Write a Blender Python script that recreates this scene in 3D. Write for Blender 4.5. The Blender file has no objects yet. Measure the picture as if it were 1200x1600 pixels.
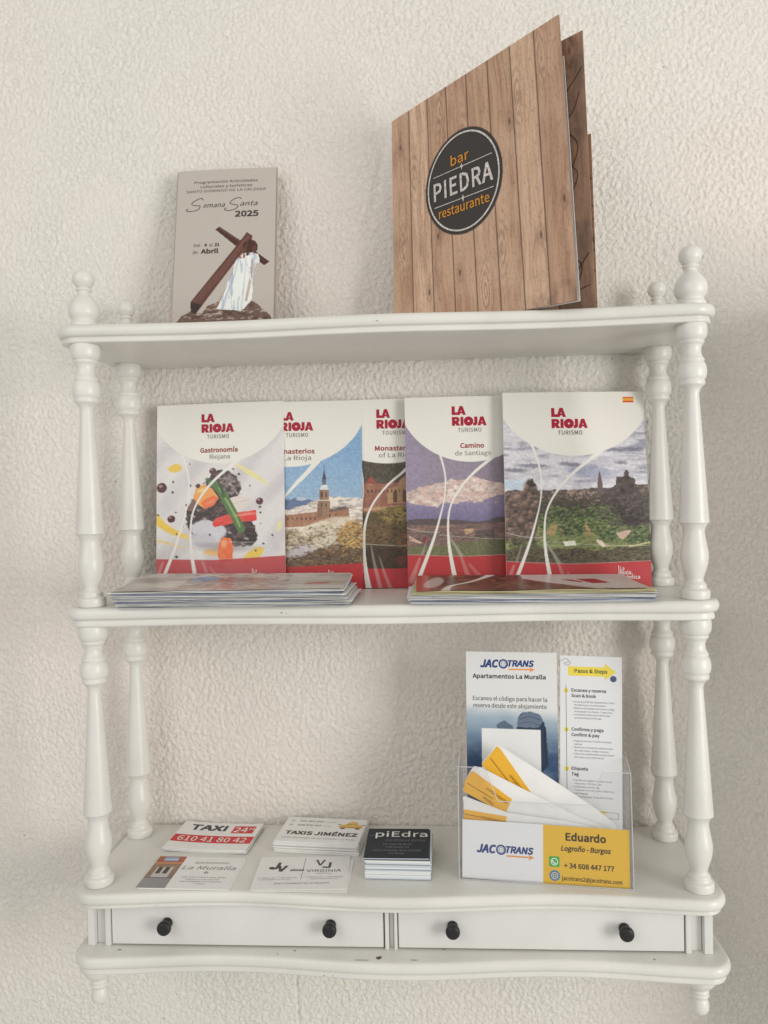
import bpy, bmesh, math, random
import numpy as np
from mathutils import Vector, Matrix

scene = bpy.context.scene
COL = scene.collection
R = math.radians

# ------------------------------------------------------------------ camera
cam_d = bpy.data.cameras.new('camera')
cam_d.sensor_fit = 'VERTICAL'
cam_d.sensor_height = 36.0
cam_d.lens = 27.0
cam_d.clip_start = 0.01
cam_d.clip_end = 50
cam = bpy.data.objects.new('camera', cam_d)
cam.location = (0.04504, -0.90297, 0.38651)
cam.rotation_euler = (R(89.0618), R(1.20537), R(3.4147))
COL.objects.link(cam)
scene.camera = cam

# ------------------------------------------------------------------ light
world = bpy.data.worlds.new('World')
scene.world = world
world.use_nodes = True
bg = world.node_tree.nodes['Background']
bg.inputs['Color'].default_value = (1.0, 0.975, 0.94, 1)
bg.inputs['Strength'].default_value = 0.48

def area(name, loc, target, sx, sy, power, color):
    d = bpy.data.lights.new(name, 'AREA')
    d.shape = 'RECTANGLE'
    d.size, d.size_y = sx, sy
    d.energy = power
    d.color = color
    o = bpy.data.objects.new(name, d)
    o.location = loc
    o.rotation_euler = (Vector(target) - Vector(loc)).to_track_quat('-Z', 'Y').to_euler()
    COL.objects.link(o)
    return o

# a tall bright window in front and to the right, at shelf height
area('window_light', (2.05, -1.75, 0.38), (0.0, 0.0, 0.62), 0.9, 1.3, 33.5, (1.0, 0.987, 0.955))
# added soft fill from the upper left, lifts the upper wall
area('fill_light', (-1.0, -1.7, 1.15), (0.0, 0.0, 0.75), 1.4, 1.2, 8.5, (1.0, 0.98, 0.95))

vs = scene.view_settings
vs.view_transform = 'Standard'
vs.look = 'None'
vs.exposure = 0.15
vs.gamma = 1.0

# ------------------------------------------------------------------ helpers
def lin(c):
    c = np.asarray(c, float) / 255.0
    return np.where(c <= 0.04045, c / 12.92, ((c + 0.055) / 1.055) ** 2.4)

def C(r, g, b, k=1.30):
    """albedo of an ink seen as this sRGB colour under the photograph's light"""
    return tuple(np.clip(lin((r, g, b)) * k, 0, 0.84))

def link(o, parent=None):
    COL.objects.link(o)
    if parent is not None:
        o.parent = parent
    return o

def mesh_obj(name, verts, faces, mat, parent=None, smooth=False, label=None):
    me = bpy.data.meshes.new(name)
    me.from_pydata([tuple(v) for v in verts], [], faces)
    me.update()
    if smooth:
        me.polygons.foreach_set('use_smooth', [True] * len(me.polygons))
    if mat is not None:
        me.materials.append(mat)
    o = bpy.data.objects.new(name, me)
    if label:
        o['label'] = label
    return link(o, parent)

def tag(o, label, cat, group=None):
    o['label'] = label
    o['category'] = cat
    if group:
        o['group'] = group
    return o

def thing(name, label, cat, loc=(0, 0, 0), rot=(0, 0, 0), group=None):
    o = bpy.data.objects.new(name, None)
    o.empty_display_size = 0.01
    o.location = loc
    o.rotation_euler = rot
    link(o)
    return tag(o, label, cat, group)

def copy_tree(o, parent=None):
    c = o.copy()
    COL.objects.link(c)
    c.parent = parent
    for ch in list(o.children):
        copy_tree(ch, c)
    return c

class MB:
    """collects simple shapes into one mesh"""
    def __init__(s):
        s.v, s.f = [], []
    def add(s, v, f):
        n = len(s.v)
        s.v += [tuple(p) for p in v]
        s.f += [tuple(i + n for i in q) for q in f]
        return s
    def box(s, x0, x1, y0, y1, z0, z1):
        v = [(x, y, z) for x in (x0, x1) for y in (y0, y1) for z in (z0, z1)]
        return s.add(v, [(0, 1, 3, 2), (4, 6, 7, 5), (0, 4, 5, 1), (2, 3, 7, 6), (0, 2, 6, 4), (1, 5, 7, 3)])
    def poly(s, pts):
        return s.add(pts, [tuple(range(len(pts)))])
    def build(s, name, mat, parent=None, smooth=False, label=None, bevel=0.0):
        o = mesh_obj(name, s.v, s.f, mat, parent, smooth, label)
        if bevel > 0:
            bm = bmesh.new()
            bm.from_mesh(o.data)
            bmesh.ops.bevel(bm, geom=bm.edges[:], offset=bevel, segments=2, affect='EDGES', clamp_overlap=True)
            bm.to_mesh(o.data)
            bm.free()
            o.data.polygons.foreach_set('use_smooth', [True] * len(o.data.polygons))
            m = o.modifiers.new('wn', 'WEIGHTED_NORMAL')
            m.keep_sharp = False
        return o

def lathe(profile, seg=36):
    """profile: list of (radius, z) top to bottom; axis z"""
    v, f = [], []
    for r, z in profile:
        for k in range(seg):
            a = 2 * math.pi * k / seg
            v.append((r * math.cos(a), r * math.sin(a), z))
    n = len(profile)
    for i in range(n - 1):
        for k in range(seg):
            k2 = (k + 1) % seg
            f.append((i * seg + k, (i + 1) * seg + k, (i + 1) * seg + k2, i * seg + k2))
    f.append(tuple(range(seg)))
    f.append(tuple((n - 1) * seg + k for k in range(seg))[::-1])
    return v, f

def smooth_profile(pts, sub=4):
    """Catmull-Rom through the turned profile; a point marked 's' stays a sharp corner"""
    out = []
    n = len(pts)
    for i in range(n - 1):
        p1, p2 = pts[i], pts[i + 1]
        p0 = pts[i - 1] if i > 0 and len(p1) < 3 else p1
        p3 = pts[i + 2] if i + 2 < n and len(p2) < 3 else p2
        for k in range(sub):
            t = k / sub
            q = []
            for c in (0, 1):
                a, b, c_, d = p0[c], p1[c], p2[c], p3[c]
                q.append(0.5 * (2 * b + (c_ - a) * t + (2 * a - 5 * b + 4 * c_ - d) * t * t + (3 * b - a - 3 * c_ + d) * t ** 3))
            out.append((max(q[0], 0.0004), q[1]))
    out.append((pts[-1][0], pts[-1][1]))
    return out

# ------------------------------------------------------------------ noise (numpy)
def value_noise(x, y, seed):
    xi = np.floor(x).astype(np.int64)
    yi = np.floor(y).astype(np.int64)
    fx, fy = x - xi, y - yi
    fx = fx * fx * (3 - 2 * fx)
    fy = fy * fy * (3 - 2 * fy)
    def h(a, b):
        n = (a * 374761393 + b * 668265263 + seed * 974634777) & 0xFFFFFFFF
        n = ((n ^ (n >> 13)) * 1274126177) & 0xFFFFFFFF
        return ((n ^ (n >> 16)) & 0xFFFF) / 65535.0
    return (h(xi, yi) * (1 - fx) + h(xi + 1, yi) * fx) * (1 - fy) + (h(xi, yi + 1) * (1 - fx) + h(xi + 1, yi + 1) * fx) * fy

def fbm(x, y, seed=1, octv=4):
    a, s, t = 1.0, 0.0, 0.0
    for k in range(octv):
        s = s + a * value_noise(x * 2 ** k, y * 2 ** k, seed + 17 * k)
        t += a
        a *= 0.55
    return s / t

# ------------------------------------------------------------------ materials
def new_mat(name):
    m = bpy.data.materials.new(name)
    m.use_nodes = True
    return m, m.node_tree.nodes, m.node_tree.links, m.node_tree.nodes['Principled BSDF']

def mat_plain(name, col, rough=0.5, spec=0.5, var=0.0, scale=60, bump=0.0, bscale=400, metallic=0.0, coat=0.0):
    m, N, L, b = new_mat(name)
    b.inputs['Base Color'].default_value = (*col, 1)
    b.inputs['Roughness'].default_value = rough
    b.inputs['Specular IOR Level'].default_value = spec
    b.inputs['Metallic'].default_value = metallic
    b.inputs['Coat Weight'].default_value = coat
    b.inputs['Coat Roughness'].default_value = 0.12
    tc = N.new('ShaderNodeTexCoord')
    if var > 0:
        n = N.new('ShaderNodeTexNoise')
        n.inputs['Scale'].default_value = scale
        n.inputs['Detail'].default_value = 4
        L.new(tc.outputs['Object'], n.inputs['Vector'])
        r = N.new('ShaderNodeMapRange')
        r.inputs['From Min'].default_value = 0.3
        r.inputs['From Max'].default_value = 0.7
        r.inputs['To Min'].default_value = 1 - var
        r.inputs['To Max'].default_value = 1 + var * 0.4
        L.new(n.outputs['Fac'], r.inputs['Value'])
        mx = N.new('ShaderNodeVectorMath')
        mx.operation = 'SCALE'
        mx.inputs[0].default_value = col
        L.new(r.outputs['Result'], mx.inputs['Scale'])
        L.new(mx.outputs['Vector'], b.inputs['Base Color'])
        if name == 'white_furniture_paint':     # pin-prick chips
            sp = N.new('ShaderNodeTexNoise')
            sp.inputs['Scale'].default_value = 150
            sp.inputs['Detail'].default_value = 1
            L.new(tc.outputs['Object'], sp.inputs['Vector'])
            sr = N.new('ShaderNodeMapRange')
            sr.inputs['From Min'].default_value = 0.83
            sr.inputs['From Max'].default_value = 0.85
            sr.inputs['To Min'].default_value = 1.0
            sr.inputs['To Max'].default_value = 0.35
            L.new(sp.outputs['Fac'], sr.inputs['Value'])
            m3 = N.new('ShaderNodeVectorMath')
            m3.operation = 'SCALE'
            L.new(mx.outputs['Vector'], m3.inputs[0])
            L.new(sr.outputs['Result'], m3.inputs['Scale'])
            L.new(m3.outputs['Vector'], b.inputs['Base Color'])
        r2 = N.new('ShaderNodeMapRange')
        r2.inputs['To Min'].default_value = rough - 0.06
        r2.inputs['To Max'].default_value = rough + 0.06
        L.new(n.outputs['Fac'], r2.inputs['Value'])
        L.new(r2.outputs['Result'], b.inputs['Roughness'])
    if bump > 0:
        n2 = N.new('ShaderNodeTexNoise')
        n2.inputs['Scale'].default_value = bscale
        n2.inputs['Detail'].default_value = 3
        L.new(tc.outputs['Object'], n2.inputs['Vector'])
        bp = N.new('ShaderNodeBump')
        bp.inputs['Strength'].default_value = bump
        bp.inputs['Distance'].default_value = 0.001
        L.new(n2.outputs['Fac'], bp.inputs['Height'])
        L.new(bp.outputs['Normal'], b.inputs['Normal'])
    return m

def mat_print(name, rough=0.35, coat=0.0, spec=0.5):
    """printed sheet: the ink colours sit on the mesh, fine grain on top"""
    m, N, L, b = new_mat(name)
    a = N.new('ShaderNodeAttribute')
    a.attribute_name = 'ink'
    tc = N.new('ShaderNodeTexCoord')
    n = N.new('ShaderNodeTexNoise')
    n.inputs['Scale'].default_value = 900
    n.inputs['Detail'].default_value = 2
    L.new(tc.outputs['Object'], n.inputs['Vector'])
    r = N.new('ShaderNodeMapRange')
    r.inputs['To Min'].default_value = 0.93
    r.inputs['To Max'].default_value = 1.06
    L.new(n.outputs['Fac'], r.inputs['Value'])
    mx = N.new('ShaderNodeVectorMath')
    mx.operation = 'SCALE'
    L.new(a.outputs['Color'], mx.inputs[0])
    L.new(r.outputs['Result'], mx.inputs['Scale'])
    L.new(mx.outputs['Vector'], b.inputs['Base Color'])
    b.inputs['Roughness'].default_value = rough
    b.inputs['Specular IOR Level'].default_value = spec
    b.inputs['Coat Weight'].default_value = coat
    b.inputs['Coat Roughness'].default_value = 0.15
    return m

PAINT = mat_plain('white_furniture_paint', (0.745, 0.730, 0.680), 0.34, 0.48, var=0.07, scale=16, bump=0.22, bscale=190)
PAINT_D = mat_plain('white_drawer_paint', (0.715, 0.71, 0.68), 0.42, 0.4, var=0.04, scale=18, bump=0.08, bscale=300)
CHIP = mat_plain('bare_wood_chip', (0.17, 0.10, 0.075), 0.8, 0.2, var=0.3, scale=600)
GAP = mat_plain('gap_shade', (0.10, 0.085, 0.07), 0.9, 0.1)
KNOB = mat_plain('black_knob', (0.018, 0.017, 0.018), 0.42, 0.4, var=0.2, scale=300, bump=0.3, bscale=700)
PAPER = mat_plain('white_paper', (0.85, 0.845, 0.82), 0.6, 0.3, var=0.04, scale=80)
PAPER_G = mat_plain('grey_white_paper', (0.66, 0.67, 0.68), 0.6, 0.3, var=0.06, scale=120)
PAPER_B = mat_plain('bluish_paper', (0.46, 0.50, 0.60), 0.6, 0.3, var=0.2, scale=90)
PAPER_Y = mat_plain('yellowish_paper', (0.66, 0.60, 0.36), 0.6, 0.3, var=0.1, scale=80)
TAUPE = mat_plain('taupe_card', C(168, 158, 148), 0.55, 0.3, var=0.02, scale=40)
GLOSSY = mat_print('glossy_print', 0.32)
SATIN = mat_print('satin_print', 0.48, spec=0.35)

INKS = {}
def ink(rgb, k=1.30, rough=0.4):
    key = (rgb, k)
    if key not in INKS:
        INKS[key] = mat_plain('ink_%02x%02x%02x' % rgb, C(*rgb, k), rough, 0.35)
    return INKS[key]

def mat_stucco():
    m, N, L, b = new_mat('rough_stucco')
    tc = N.new('ShaderNodeTexCoord')
    n = N.new('ShaderNodeTexNoise')
    n.inputs['Scale'].default_value = 2.2
    n.inputs['Detail'].default_value = 3
    L.new(tc.outputs['Object'], n.inputs['Vector'])
    cr = N.new('ShaderNodeValToRGB')
    cr.color_ramp.elements[0].position = 0.38
    cr.color_ramp.elements[0].color = (0.79, 0.732, 0.676, 1)
    cr.color_ramp.elements[1].position = 0.62
    cr.color_ramp.elements[1].color = (0.78, 0.755, 0.690, 1)
    L.new(n.outputs['Fac'], cr.inputs['Fac'])
    sp = N.new('ShaderNodeTexNoise')       # small darker specks of dirt
    sp.inputs['Scale'].default_value = 95
    sp.inputs['Detail'].default_value = 1
    L.new(tc.outputs['Object'], sp.inputs['Vector'])
    r = N.new('ShaderNodeMapRange')
    r.inputs['From Min'].default_value = 0.80
    r.inputs['From Max'].default_value = 0.83
    r.inputs['To Min'].default_value = 1.0
    r.inputs['To Max'].default_value = 0.6
    L.new(sp.outputs['Fac'], r.inputs['Value'])
    mx = N.new('ShaderNodeVectorMath')
    mx.operation = 'SCALE'
    L.new(cr.outputs['Color'], mx.inputs[0])
    L.new(r.outputs['Result'], mx.inputs['Scale'])
    L.new(mx.outputs['Vector'], b.inputs['Base Color'])
    b.inputs['Roughness'].default_value = 0.72
    b.inputs['Specular IOR Level'].default_value = 0.25
    # flakes of thrown plaster, then sand grain
    fl = N.new('ShaderNodeTexNoise')
    fl.inputs['Scale'].default_value = 215
    fl.inputs['Detail'].default_value = 3
    fl.inputs['Roughness'].default_value = 0.55
    fl.inputs['Distortion'].default_value = 0.6
    L.new(tc.outputs['Object'], fl.inputs['Vector'])
    mr = N.new('ShaderNodeMapRange')
    mr.interpolation_type = 'SMOOTHSTEP'
    mr.inputs['From Min'].default_value = 0.40
    mr.inputs['From Max'].default_value = 0.60
    L.new(fl.outputs['Fac'], mr.inputs['Value'])
    patch_n = N.new('ShaderNodeTexNoise')       # the float pressed harder in places
    patch_n.inputs['Scale'].default_value = 9
    patch_n.inputs['Detail'].default_value = 2
    L.new(tc.outputs['Object'], patch_n.inputs['Vector'])
    pr_ = N.new('ShaderNodeMapRange')
    pr_.inputs['From Min'].default_value = 0.35
    pr_.inputs['From Max'].default_value = 0.65
    pr_.inputs['To Min'].default_value = 0.70
    pr_.inputs['To Max'].default_value = 1.0
    L.new(patch_n.outputs['Fac'], pr_.inputs['Value'])
    mm = N.new('ShaderNodeMath')
    mm.operation = 'MULTIPLY'
    L.new(mr.outputs['Result'], mm.inputs[0])
    L.new(pr_.outputs['Result'], mm.inputs[1])
    b1 = N.new('ShaderNodeBump')
    b1.inputs['Strength'].default_value = 0.68
    b1.inputs['Distance'].default_value = 0.0010
    L.new(mm.outputs['Value'], b1.inputs['Height'])
    fn = N.new('ShaderNodeTexNoise')
    fn.inputs['Scale'].default_value = 620
    fn.inputs['Detail'].default_value = 2
    L.new(tc.outputs['Object'], fn.inputs['Vector'])
    bp = N.new('ShaderNodeBump')
    bp.inputs['Strength'].default_value = 0.5
    bp.inputs['Distance'].default_value = 0.0007
    L.new(fn.outputs['Fac'], bp.inputs['Height'])
    L.new(b1.outputs['Normal'], bp.inputs['Normal'])
    L.new(bp.outputs['Normal'], b.inputs['Normal'])
    return m
STUCCO = mat_stucco()

def mat_acrylic(name, tint, gloss):
    m = bpy.data.materials.new(name)
    m.use_nodes = True
    N, L = m.node_tree.nodes, m.node_tree.links
    N.clear()
    out = N.new('ShaderNodeOutputMaterial')
    tr = N.new('ShaderNodeBsdfTransparent')
    tr.inputs['Color'].default_value = (*tint, 1)
    gl = N.new('ShaderNodeBsdfGlossy')
    gl.inputs['Roughness'].default_value = 0.06
    fr = N.new('ShaderNodeLayerWeight')
    fr.inputs['Blend'].default_value = 0.5
    pw = N.new('ShaderNodeMath')
    pw.operation = 'POWER'
    pw.inputs[1].default_value = 5.0
    L.new(fr.outputs['Facing'], pw.inputs[0])
    mu = N.new('ShaderNodeMath')
    mu.operation = 'MULTIPLY_ADD'
    mu.inputs[1].default_value = 0.8
    mu.inputs[2].default_value = gloss + 0.035
    L.new(pw.outputs['Value'], mu.inputs[0])
    mix = N.new('ShaderNodeMixShader')
    L.new(mu.outputs['Value'], mix.inputs['Fac'])
    L.new(tr.outputs['BSDF'], mix.inputs[1])
    L.new(gl.outputs['BSDF'], mix.inputs[2])
    L.new(mix.outputs['Shader'], out.inputs['Surface'])
    return m
ACRYLIC = mat_acrylic('clear_acrylic', (0.990, 0.991, 0.993), 0.03)
ACRYLIC_E = mat_plain('acrylic_edge_highlight', (0.72, 0.73, 0.75), 0.12, 0.8)  # whitish colour stands in for light caught on the edges
ACRYLIC_E.node_tree.nodes['Principled BSDF'].inputs['Alpha'].default_value = 0.48

# ------------------------------------------------------------------ WALL (real stucco relief)
def build_wall():
    step = 0.0014
    x0, x1, z0, z1 = -0.56, 0.50, -0.28, 1.04
    nx, nz = int((x1 - x0) / step), int((z1 - z0) / step)
    rng = np.random.default_rng(7)
    kx = np.fft.fftfreq(nx, step)[None, :]
    kz = np.fft.fftfreq(nz, step)[:, None]
    def band(seed_arr, lx, lz, ang=0.0):
        ca, sa = math.cos(ang), math.sin(ang)
        u = kx * ca + kz * sa
        w = -kx * sa + kz * ca
        g = np.exp(-2 * (math.pi ** 2) * ((u * lx) ** 2 + (w * lz) ** 2)) - np.exp(-2 * (math.pi ** 2) * ((u * lx * 2.1) ** 2 + (w * lz * 2.1) ** 2))
        r = np.real(np.fft.ifft2(np.fft.fft2(seed_arr) * g))
        return r / r.std()
    h1 = band(rng.standard_normal((nz, nx)), 0.00105, 0.00155, 0.3)
    h2 = band(rng.standard_normal((nz, nx)), 0.0018, 0.0025, -0.15)
    h3 = band(rng.standard_normal((nz, nx)), 0.03, 0.04)
    amp = 1.0 + 0.16 * h3
    h = (np.tanh(1.9 * h1) * 0.70 + np.tanh(1.6 * h2) * 0.26) * amp
    h = np.where(h > 0, h, h * 0.7)     # flattened hollows, proud flakes
    xs = x0 + (x1 - x0) * np.arange(nx) / (nx - 1)
    zs = z0 + (z1 - z0) * np.arange(nz) / (nz - 1)
    X, Z = np.meshgrid(xs, zs)
    Y = -h * 0.00082 + 0.0018 + 0.00012 * h3
    # the hairline joint below the shelf, a little left of centre
    seam = np.exp(-((X + 0.1255 - 0.0008 * np.sin(Z * 70)) / 0.0013) ** 2) * (Z < -0.10)
    Y = Y + seam * 0.0022
    fade = np.clip(np.minimum.reduce([X - x0, x1 - X, Z - z0, z1 - Z]) / 0.02, 0, 1)
    Y = Y * fade + 0.0018 * (1 - fade)
    # far rows so the wall runs on past the relief
    xs2 = np.concatenate([[-3.0, -1.2], xs, [0.9, 3.0]])
    zs2 = np.concatenate([[-1.2, -0.8], zs, [1.5, 2.2]])
    Yp = np.pad(Y, 2, mode='edge')
    X2, Z2 = np.meshgrid(xs2, zs2)
    co = np.stack([X2, Yp, Z2], -1).reshape(-1, 3).astype(np.float32)
    NZ, NX = X2.shape
    idx = np.arange(NX * NZ).reshape(NZ, NX)
    q = np.stack([idx[:-1, :-1], idx[:-1, 1:], idx[1:, 1:], idx[1:, :-1]], -1).reshape(-1)
    me = bpy.data.meshes.new('wall')
    me.vertices.add(NX * NZ)
    me.vertices.foreach_set('co', co.ravel())
    nf = (NX - 1) * (NZ - 1)
    me.loops.add(nf * 4)
    me.loops.foreach_set('vertex_index', q.astype(np.int32))
    me.polygons.add(nf)
    me.polygons.foreach_set('loop_start', np.arange(nf, dtype=np.int32) * 4)
    me.update(calc_edges=True)
    me.polygons.foreach_set('use_smooth', np.ones(nf, dtype=bool))
    me.materials.append(STUCCO)
    o = bpy.data.objects.new('wall', me)
    o['kind'] = 'structure'
    link(o)
build_wall()

# added block, unseen past the right-hand edge, placed to shade the wall
blocker = MB().box(0.50, 0.80, -0.20, 0.004, -1.2, 0.60).build('shade_block', STUCCO)
blocker['kind'] = 'structure'

# ------------------------------------------------------------------ SHELF UNIT
shelf = thing('wall_shelf', 'white painted wall shelf with turned columns, three boards and two drawers', 'shelf', (0, 0, 0))

XF, YF = 0.300, -0.1425
XB, YB = 0.3010, -0.030

def outline(hw=0.3235, d=0.160, amp=0.0055, per=0.33, rc=0.024):
    """closed board outline (x, y, nx, ny, offsetable)"""
    pts = []
    xc = hw - rc
    fy = lambda x: -(d + amp * math.cos(2 * math.pi * x / per))
    n = 60
    for i in range(n + 1):
        x = -xc + 2 * xc * i / n
        dy = amp * 2 * math.pi / per * math.sin(2 * math.pi * x / per)
        l = math.hypot(dy, 1)
        pts.append((x, fy(x), dy / l, -1 / l))
    yc = fy(xc) + rc
    right = []
    for i in range(1, 10):
        a = -math.pi / 2 + math.pi / 2 * i / 9
        right.append((xc + rc * math.cos(a), yc + rc * math.sin(a), math.cos(a), math.sin(a)))
    right.append((hw, -0.0005, 1, 0))
    left = [(-x, y, -nx, ny) for x, y, nx, ny in right][::-1]
    return left + pts + right

def board(name, ztop, profile, parent, mat, **kw):
    """profile: (inset, dz below top) from top inner edge outwards and down"""
    ol = outline(**kw)
    m = len(ol)
    v, f = [], []
    for off, dz in profile:
        for x, y, nx, ny in ol:
            v.append((x - nx * off, (y - ny * off), ztop - dz))
    for i in range(len(profile) - 1):
        for k in range(m - 1):
            f.append((i * m + k, (i + 1) * m + k, (i + 1) * m + k + 1, i * m + k + 1))
        f.append((i * m + m - 1, (i + 1) * m + m - 1, (i + 1) * m, i * m))
    f.append(tuple(range(m)))
    f.append(tuple((len(profile) - 1) * m + k for k in range(m))[::-1])
    o = mesh_obj(name, v, f, mat, parent, smooth=True)
    sm = np.ones(len(f), dtype=bool)
    sm[-2:] = False
    o.data.polygons.foreach_set('use_smooth', sm)
    return o

def edge_profile(t, lip=0.006):
    r = 0.0062
    pr = [(0.0075, 0.0), (0.0040, 0.0003)]
    for i in range(1, 8):            # bullnose
        a = math.pi / 2 * (1 - i / 4.0)
        pr.append((0.0048 * (1 - math.cos(a)) + 0.0, r - r * math.sin(a)))
    pr += [(0.0042, 2 * r - 0.0008), (0.0052, 2 * r + 0.0002), (0.0048, 2 * r + 0.0018), (0.0040, t - 0.0022), (0.0044, t - 0.0006), (0.0058, t)]
    return pr

board_top = board('shelf_board', 0.5666, edge_profile(0.0181), shelf, PAINT, d=0.1575, amp=0.004, hw=0.3262)
board_mid = board('shelf_board', 0.2841, edge_profile(0.0195), shelf, PAINT, d=0.1575, amp=0.004, hw=0.3250)
board_low = board('shelf_board', 0.0, edge_profile(0.0168), shelf, PAINT, d=0.1625, amp=0.0048)
base = board('base_board', -0.0625, edge_profile(0.0190), shelf, PAINT, d=0.1655, amp=0.0050, hw=0.3252)
board_top.location.x = -0.0027
board_mid.location.x = -0.0014
base.location.x = 0.0013

def column_profile(zt, zb):
    H = zt - zb
    P = [(0.0140, 0.0, 's'), (0.0147, 0.016), (0.0143, 0.040), (0.0126, 0.053), (0.0112, 0.058, 's'), (0.0120, 0.064), (0.0112, 0.070, 's'),
         (0.0096, 0.078), (0.0087, 0.094), (0.0094, 0.112), (0.0112, 0.124, 's'), (0.0118, 0.130), (0.0110, 0.137, 's'),
         (0.0127, 0.146), (0.0138, 0.168), (0.0133, 0.190), (0.0114, 0.203, 's'), (0.0121, 0.210), (0.0117, 0.219, 's'),
         (0.0082, 0.232), (0.0066, 0.248), (0.0066, 0.270), (0.0085, 0.38), (0.0112, 0.55), (0.0139, 0.708), (0.0139, 0.717, 's'),
         (0.0108, 0.737), (0.0097, 0.752), (0.0106, 0.782), (0.0126, 0.822), (0.0130, 0.843), (0.0120, 0.875), (0.0090, 0.912), (0.0079, 0.930),
         (0.0092, 0.940), (0.0106, 0.947), (0.0108, 0.956), (0.0116, 0.962, 's'), (0.0136, 0.968), (0.0141, 0.980), (0.0137, 0.996), (0.0128, 1.0, 's')]
    return smooth_profile([(p[0], zt - p[1] * H) + tuple(p[2:]) for p in P], 4)

def put_lathe(name, prof, loc, parent, mat, seg=36, rot=(0, 0, 0), me=None):
    if me is None:
        v, f = lathe(prof, seg)
        o = mesh_obj(name, v, f, mat, parent, smooth=True)
    else:
        o = bpy.data.objects.new(name, me)
        link(o, parent)
    o.location = loc
    o.rotation_euler = rot
    return o

posts = [(-XF, YF), (XF, YF), (-XB, YB), (XB, YB)]
rnd = random.Random(3)
for (zt, zb) in ((0.5485, 0.2841), (0.2646, 0.0)):
    me = None
    H = zt - zb
    for (x, y) in posts:
        o = put_lathe('column', column_profile(H, 0), (x, y, zb), shelf, PAINT, rot=(0, 0, rnd.uniform(0, 6)), me=me)
        me = o.data
fin = [(0.0136, 0.0, 's'), (0.0136, 0.003), (0.0118, 0.0056), (0.0122, 0.0075), (0.0148, 0.0120), (0.0153, 0.0165), (0.0146, 0.0215), (0.0112, 0.0275), (0.0068, 0.0325),
       (0.0058, 0.0350), (0.0066, 0.0362, 's'), (0.0078, 0.0374), (0.0072, 0.0388, 's'), (0.0062, 0.0396), (0.0078, 0.0412), (0.0103, 0.0452), (0.0108, 0.0490), (0.0100, 0.0528), (0.0070, 0.0562), (0.0030, 0.0577), (0.0006, 0.0580)]
me = None
for (x, y) in posts:
    o = put_lathe('finial', smooth_profile(fin[::-1], 4), (x, y, 0.5664), shelf, PAINT, me=me)
    me = o.data
    if y == YB:
        o.scale = (0.92, 0.92, 0.95)
foot = [(0.0165, 0.0, 's'), (0.0172, -0.0025), (0.0160, -0.0075), (0.0125, -0.0125), (0.0092, -0.0155), (0.0076, -0.0170, 's'), (0.0088, -0.0190), (0.0078, -0.0210, 's'),
        (0.0090, -0.0228), (0.0078, -0.0245, 's'), (0.0068, -0.0262), (0.0078, -0.0290), (0.0087, -0.0330), (0.0082, -0.0375), (0.0055, -0.0415), (0.0006, -0.0430)]
me = None
for x in (-0.3035, 0.2995):
    o = put_lathe('foot', smooth_profile(foot, 4), (x, -0.141, -0.0813), shelf, PAINT, me=me)
    me = o.data

# drawer case between the lowest shelf and the base board
zt, zb = -0.0166, -0.0627
MB().box(-0.3125, -0.3045, -0.1400, -0.004, zb, zt).build('side_panel', PAINT_D, shelf, bevel=0.0006)
MB().box(0.3035, 0.3115, -0.1400, -0.004, zb, zt).build('side_panel', PAINT_D, shelf, bevel=0.0006)
MB().box(-0.3040, 0.3030, -0.0100, -0.005, zb, zt).build('back_panel', PAINT_D, shelf)
MB().box(-0.3040, 0.3030, -0.1290, -0.1270, zb, zt).build('gap_shade_sheet', GAP, shelf)  # dark sheet behind the fronts, the gaps' shade is in its colour
for (a, b, y) in ((-0.3125, -0.3048, -0.1462), (-0.3046, -0.2945, -0.1405), (-0.2942, -0.2882, -0.1462),
                  (-0.0085, -0.0042, -0.1462), (-0.0040, 0.0004, -0.1418), (0.0006, 0.0042, -0.1462),
                  (0.2853, 0.2912, -0.1462), (0.2915, 0.3025, -0.1405), (0.3028, 0.3115, -0.1462)):
    MB().box(a, b, y, -0.130, zb, zt).build('stile', PAINT_D, shelf, bevel=0.0005)
def drawer(x0, x1, knobs):
    d = MB().box(x0, x1, -0.1452, -0.1280, zb + 0.0016, zt - 0.0008).build('drawer', PAINT_D, shelf, bevel=0.0007)
    prof = smooth_profile([(0.0030, 0.0, 's'), (0.0046, 0.0004), (0.0048, 0.0025), (0.0040, 0.0060), (0.0045, 0.0095), (0.0060, 0.0120),
                           (0.0064, 0.0150), (0.0060, 0.0178), (0.0045, 0.0198), (0.0006, 0.0204)], 3)
    for kx in knobs:
        put_lathe('drawer_knob', prof[::-1], (kx, -0.1452, -0.0380), d, KNOB, seg=28, rot=(R(90), 0, 0)).scale = (1.12, 1.12, 0.74)
drawer(-0.2875, -0.0095, (-0.2291, -0.0625))
drawer(0.0050, 0.2846, (0.0590, 0.2264))

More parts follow.
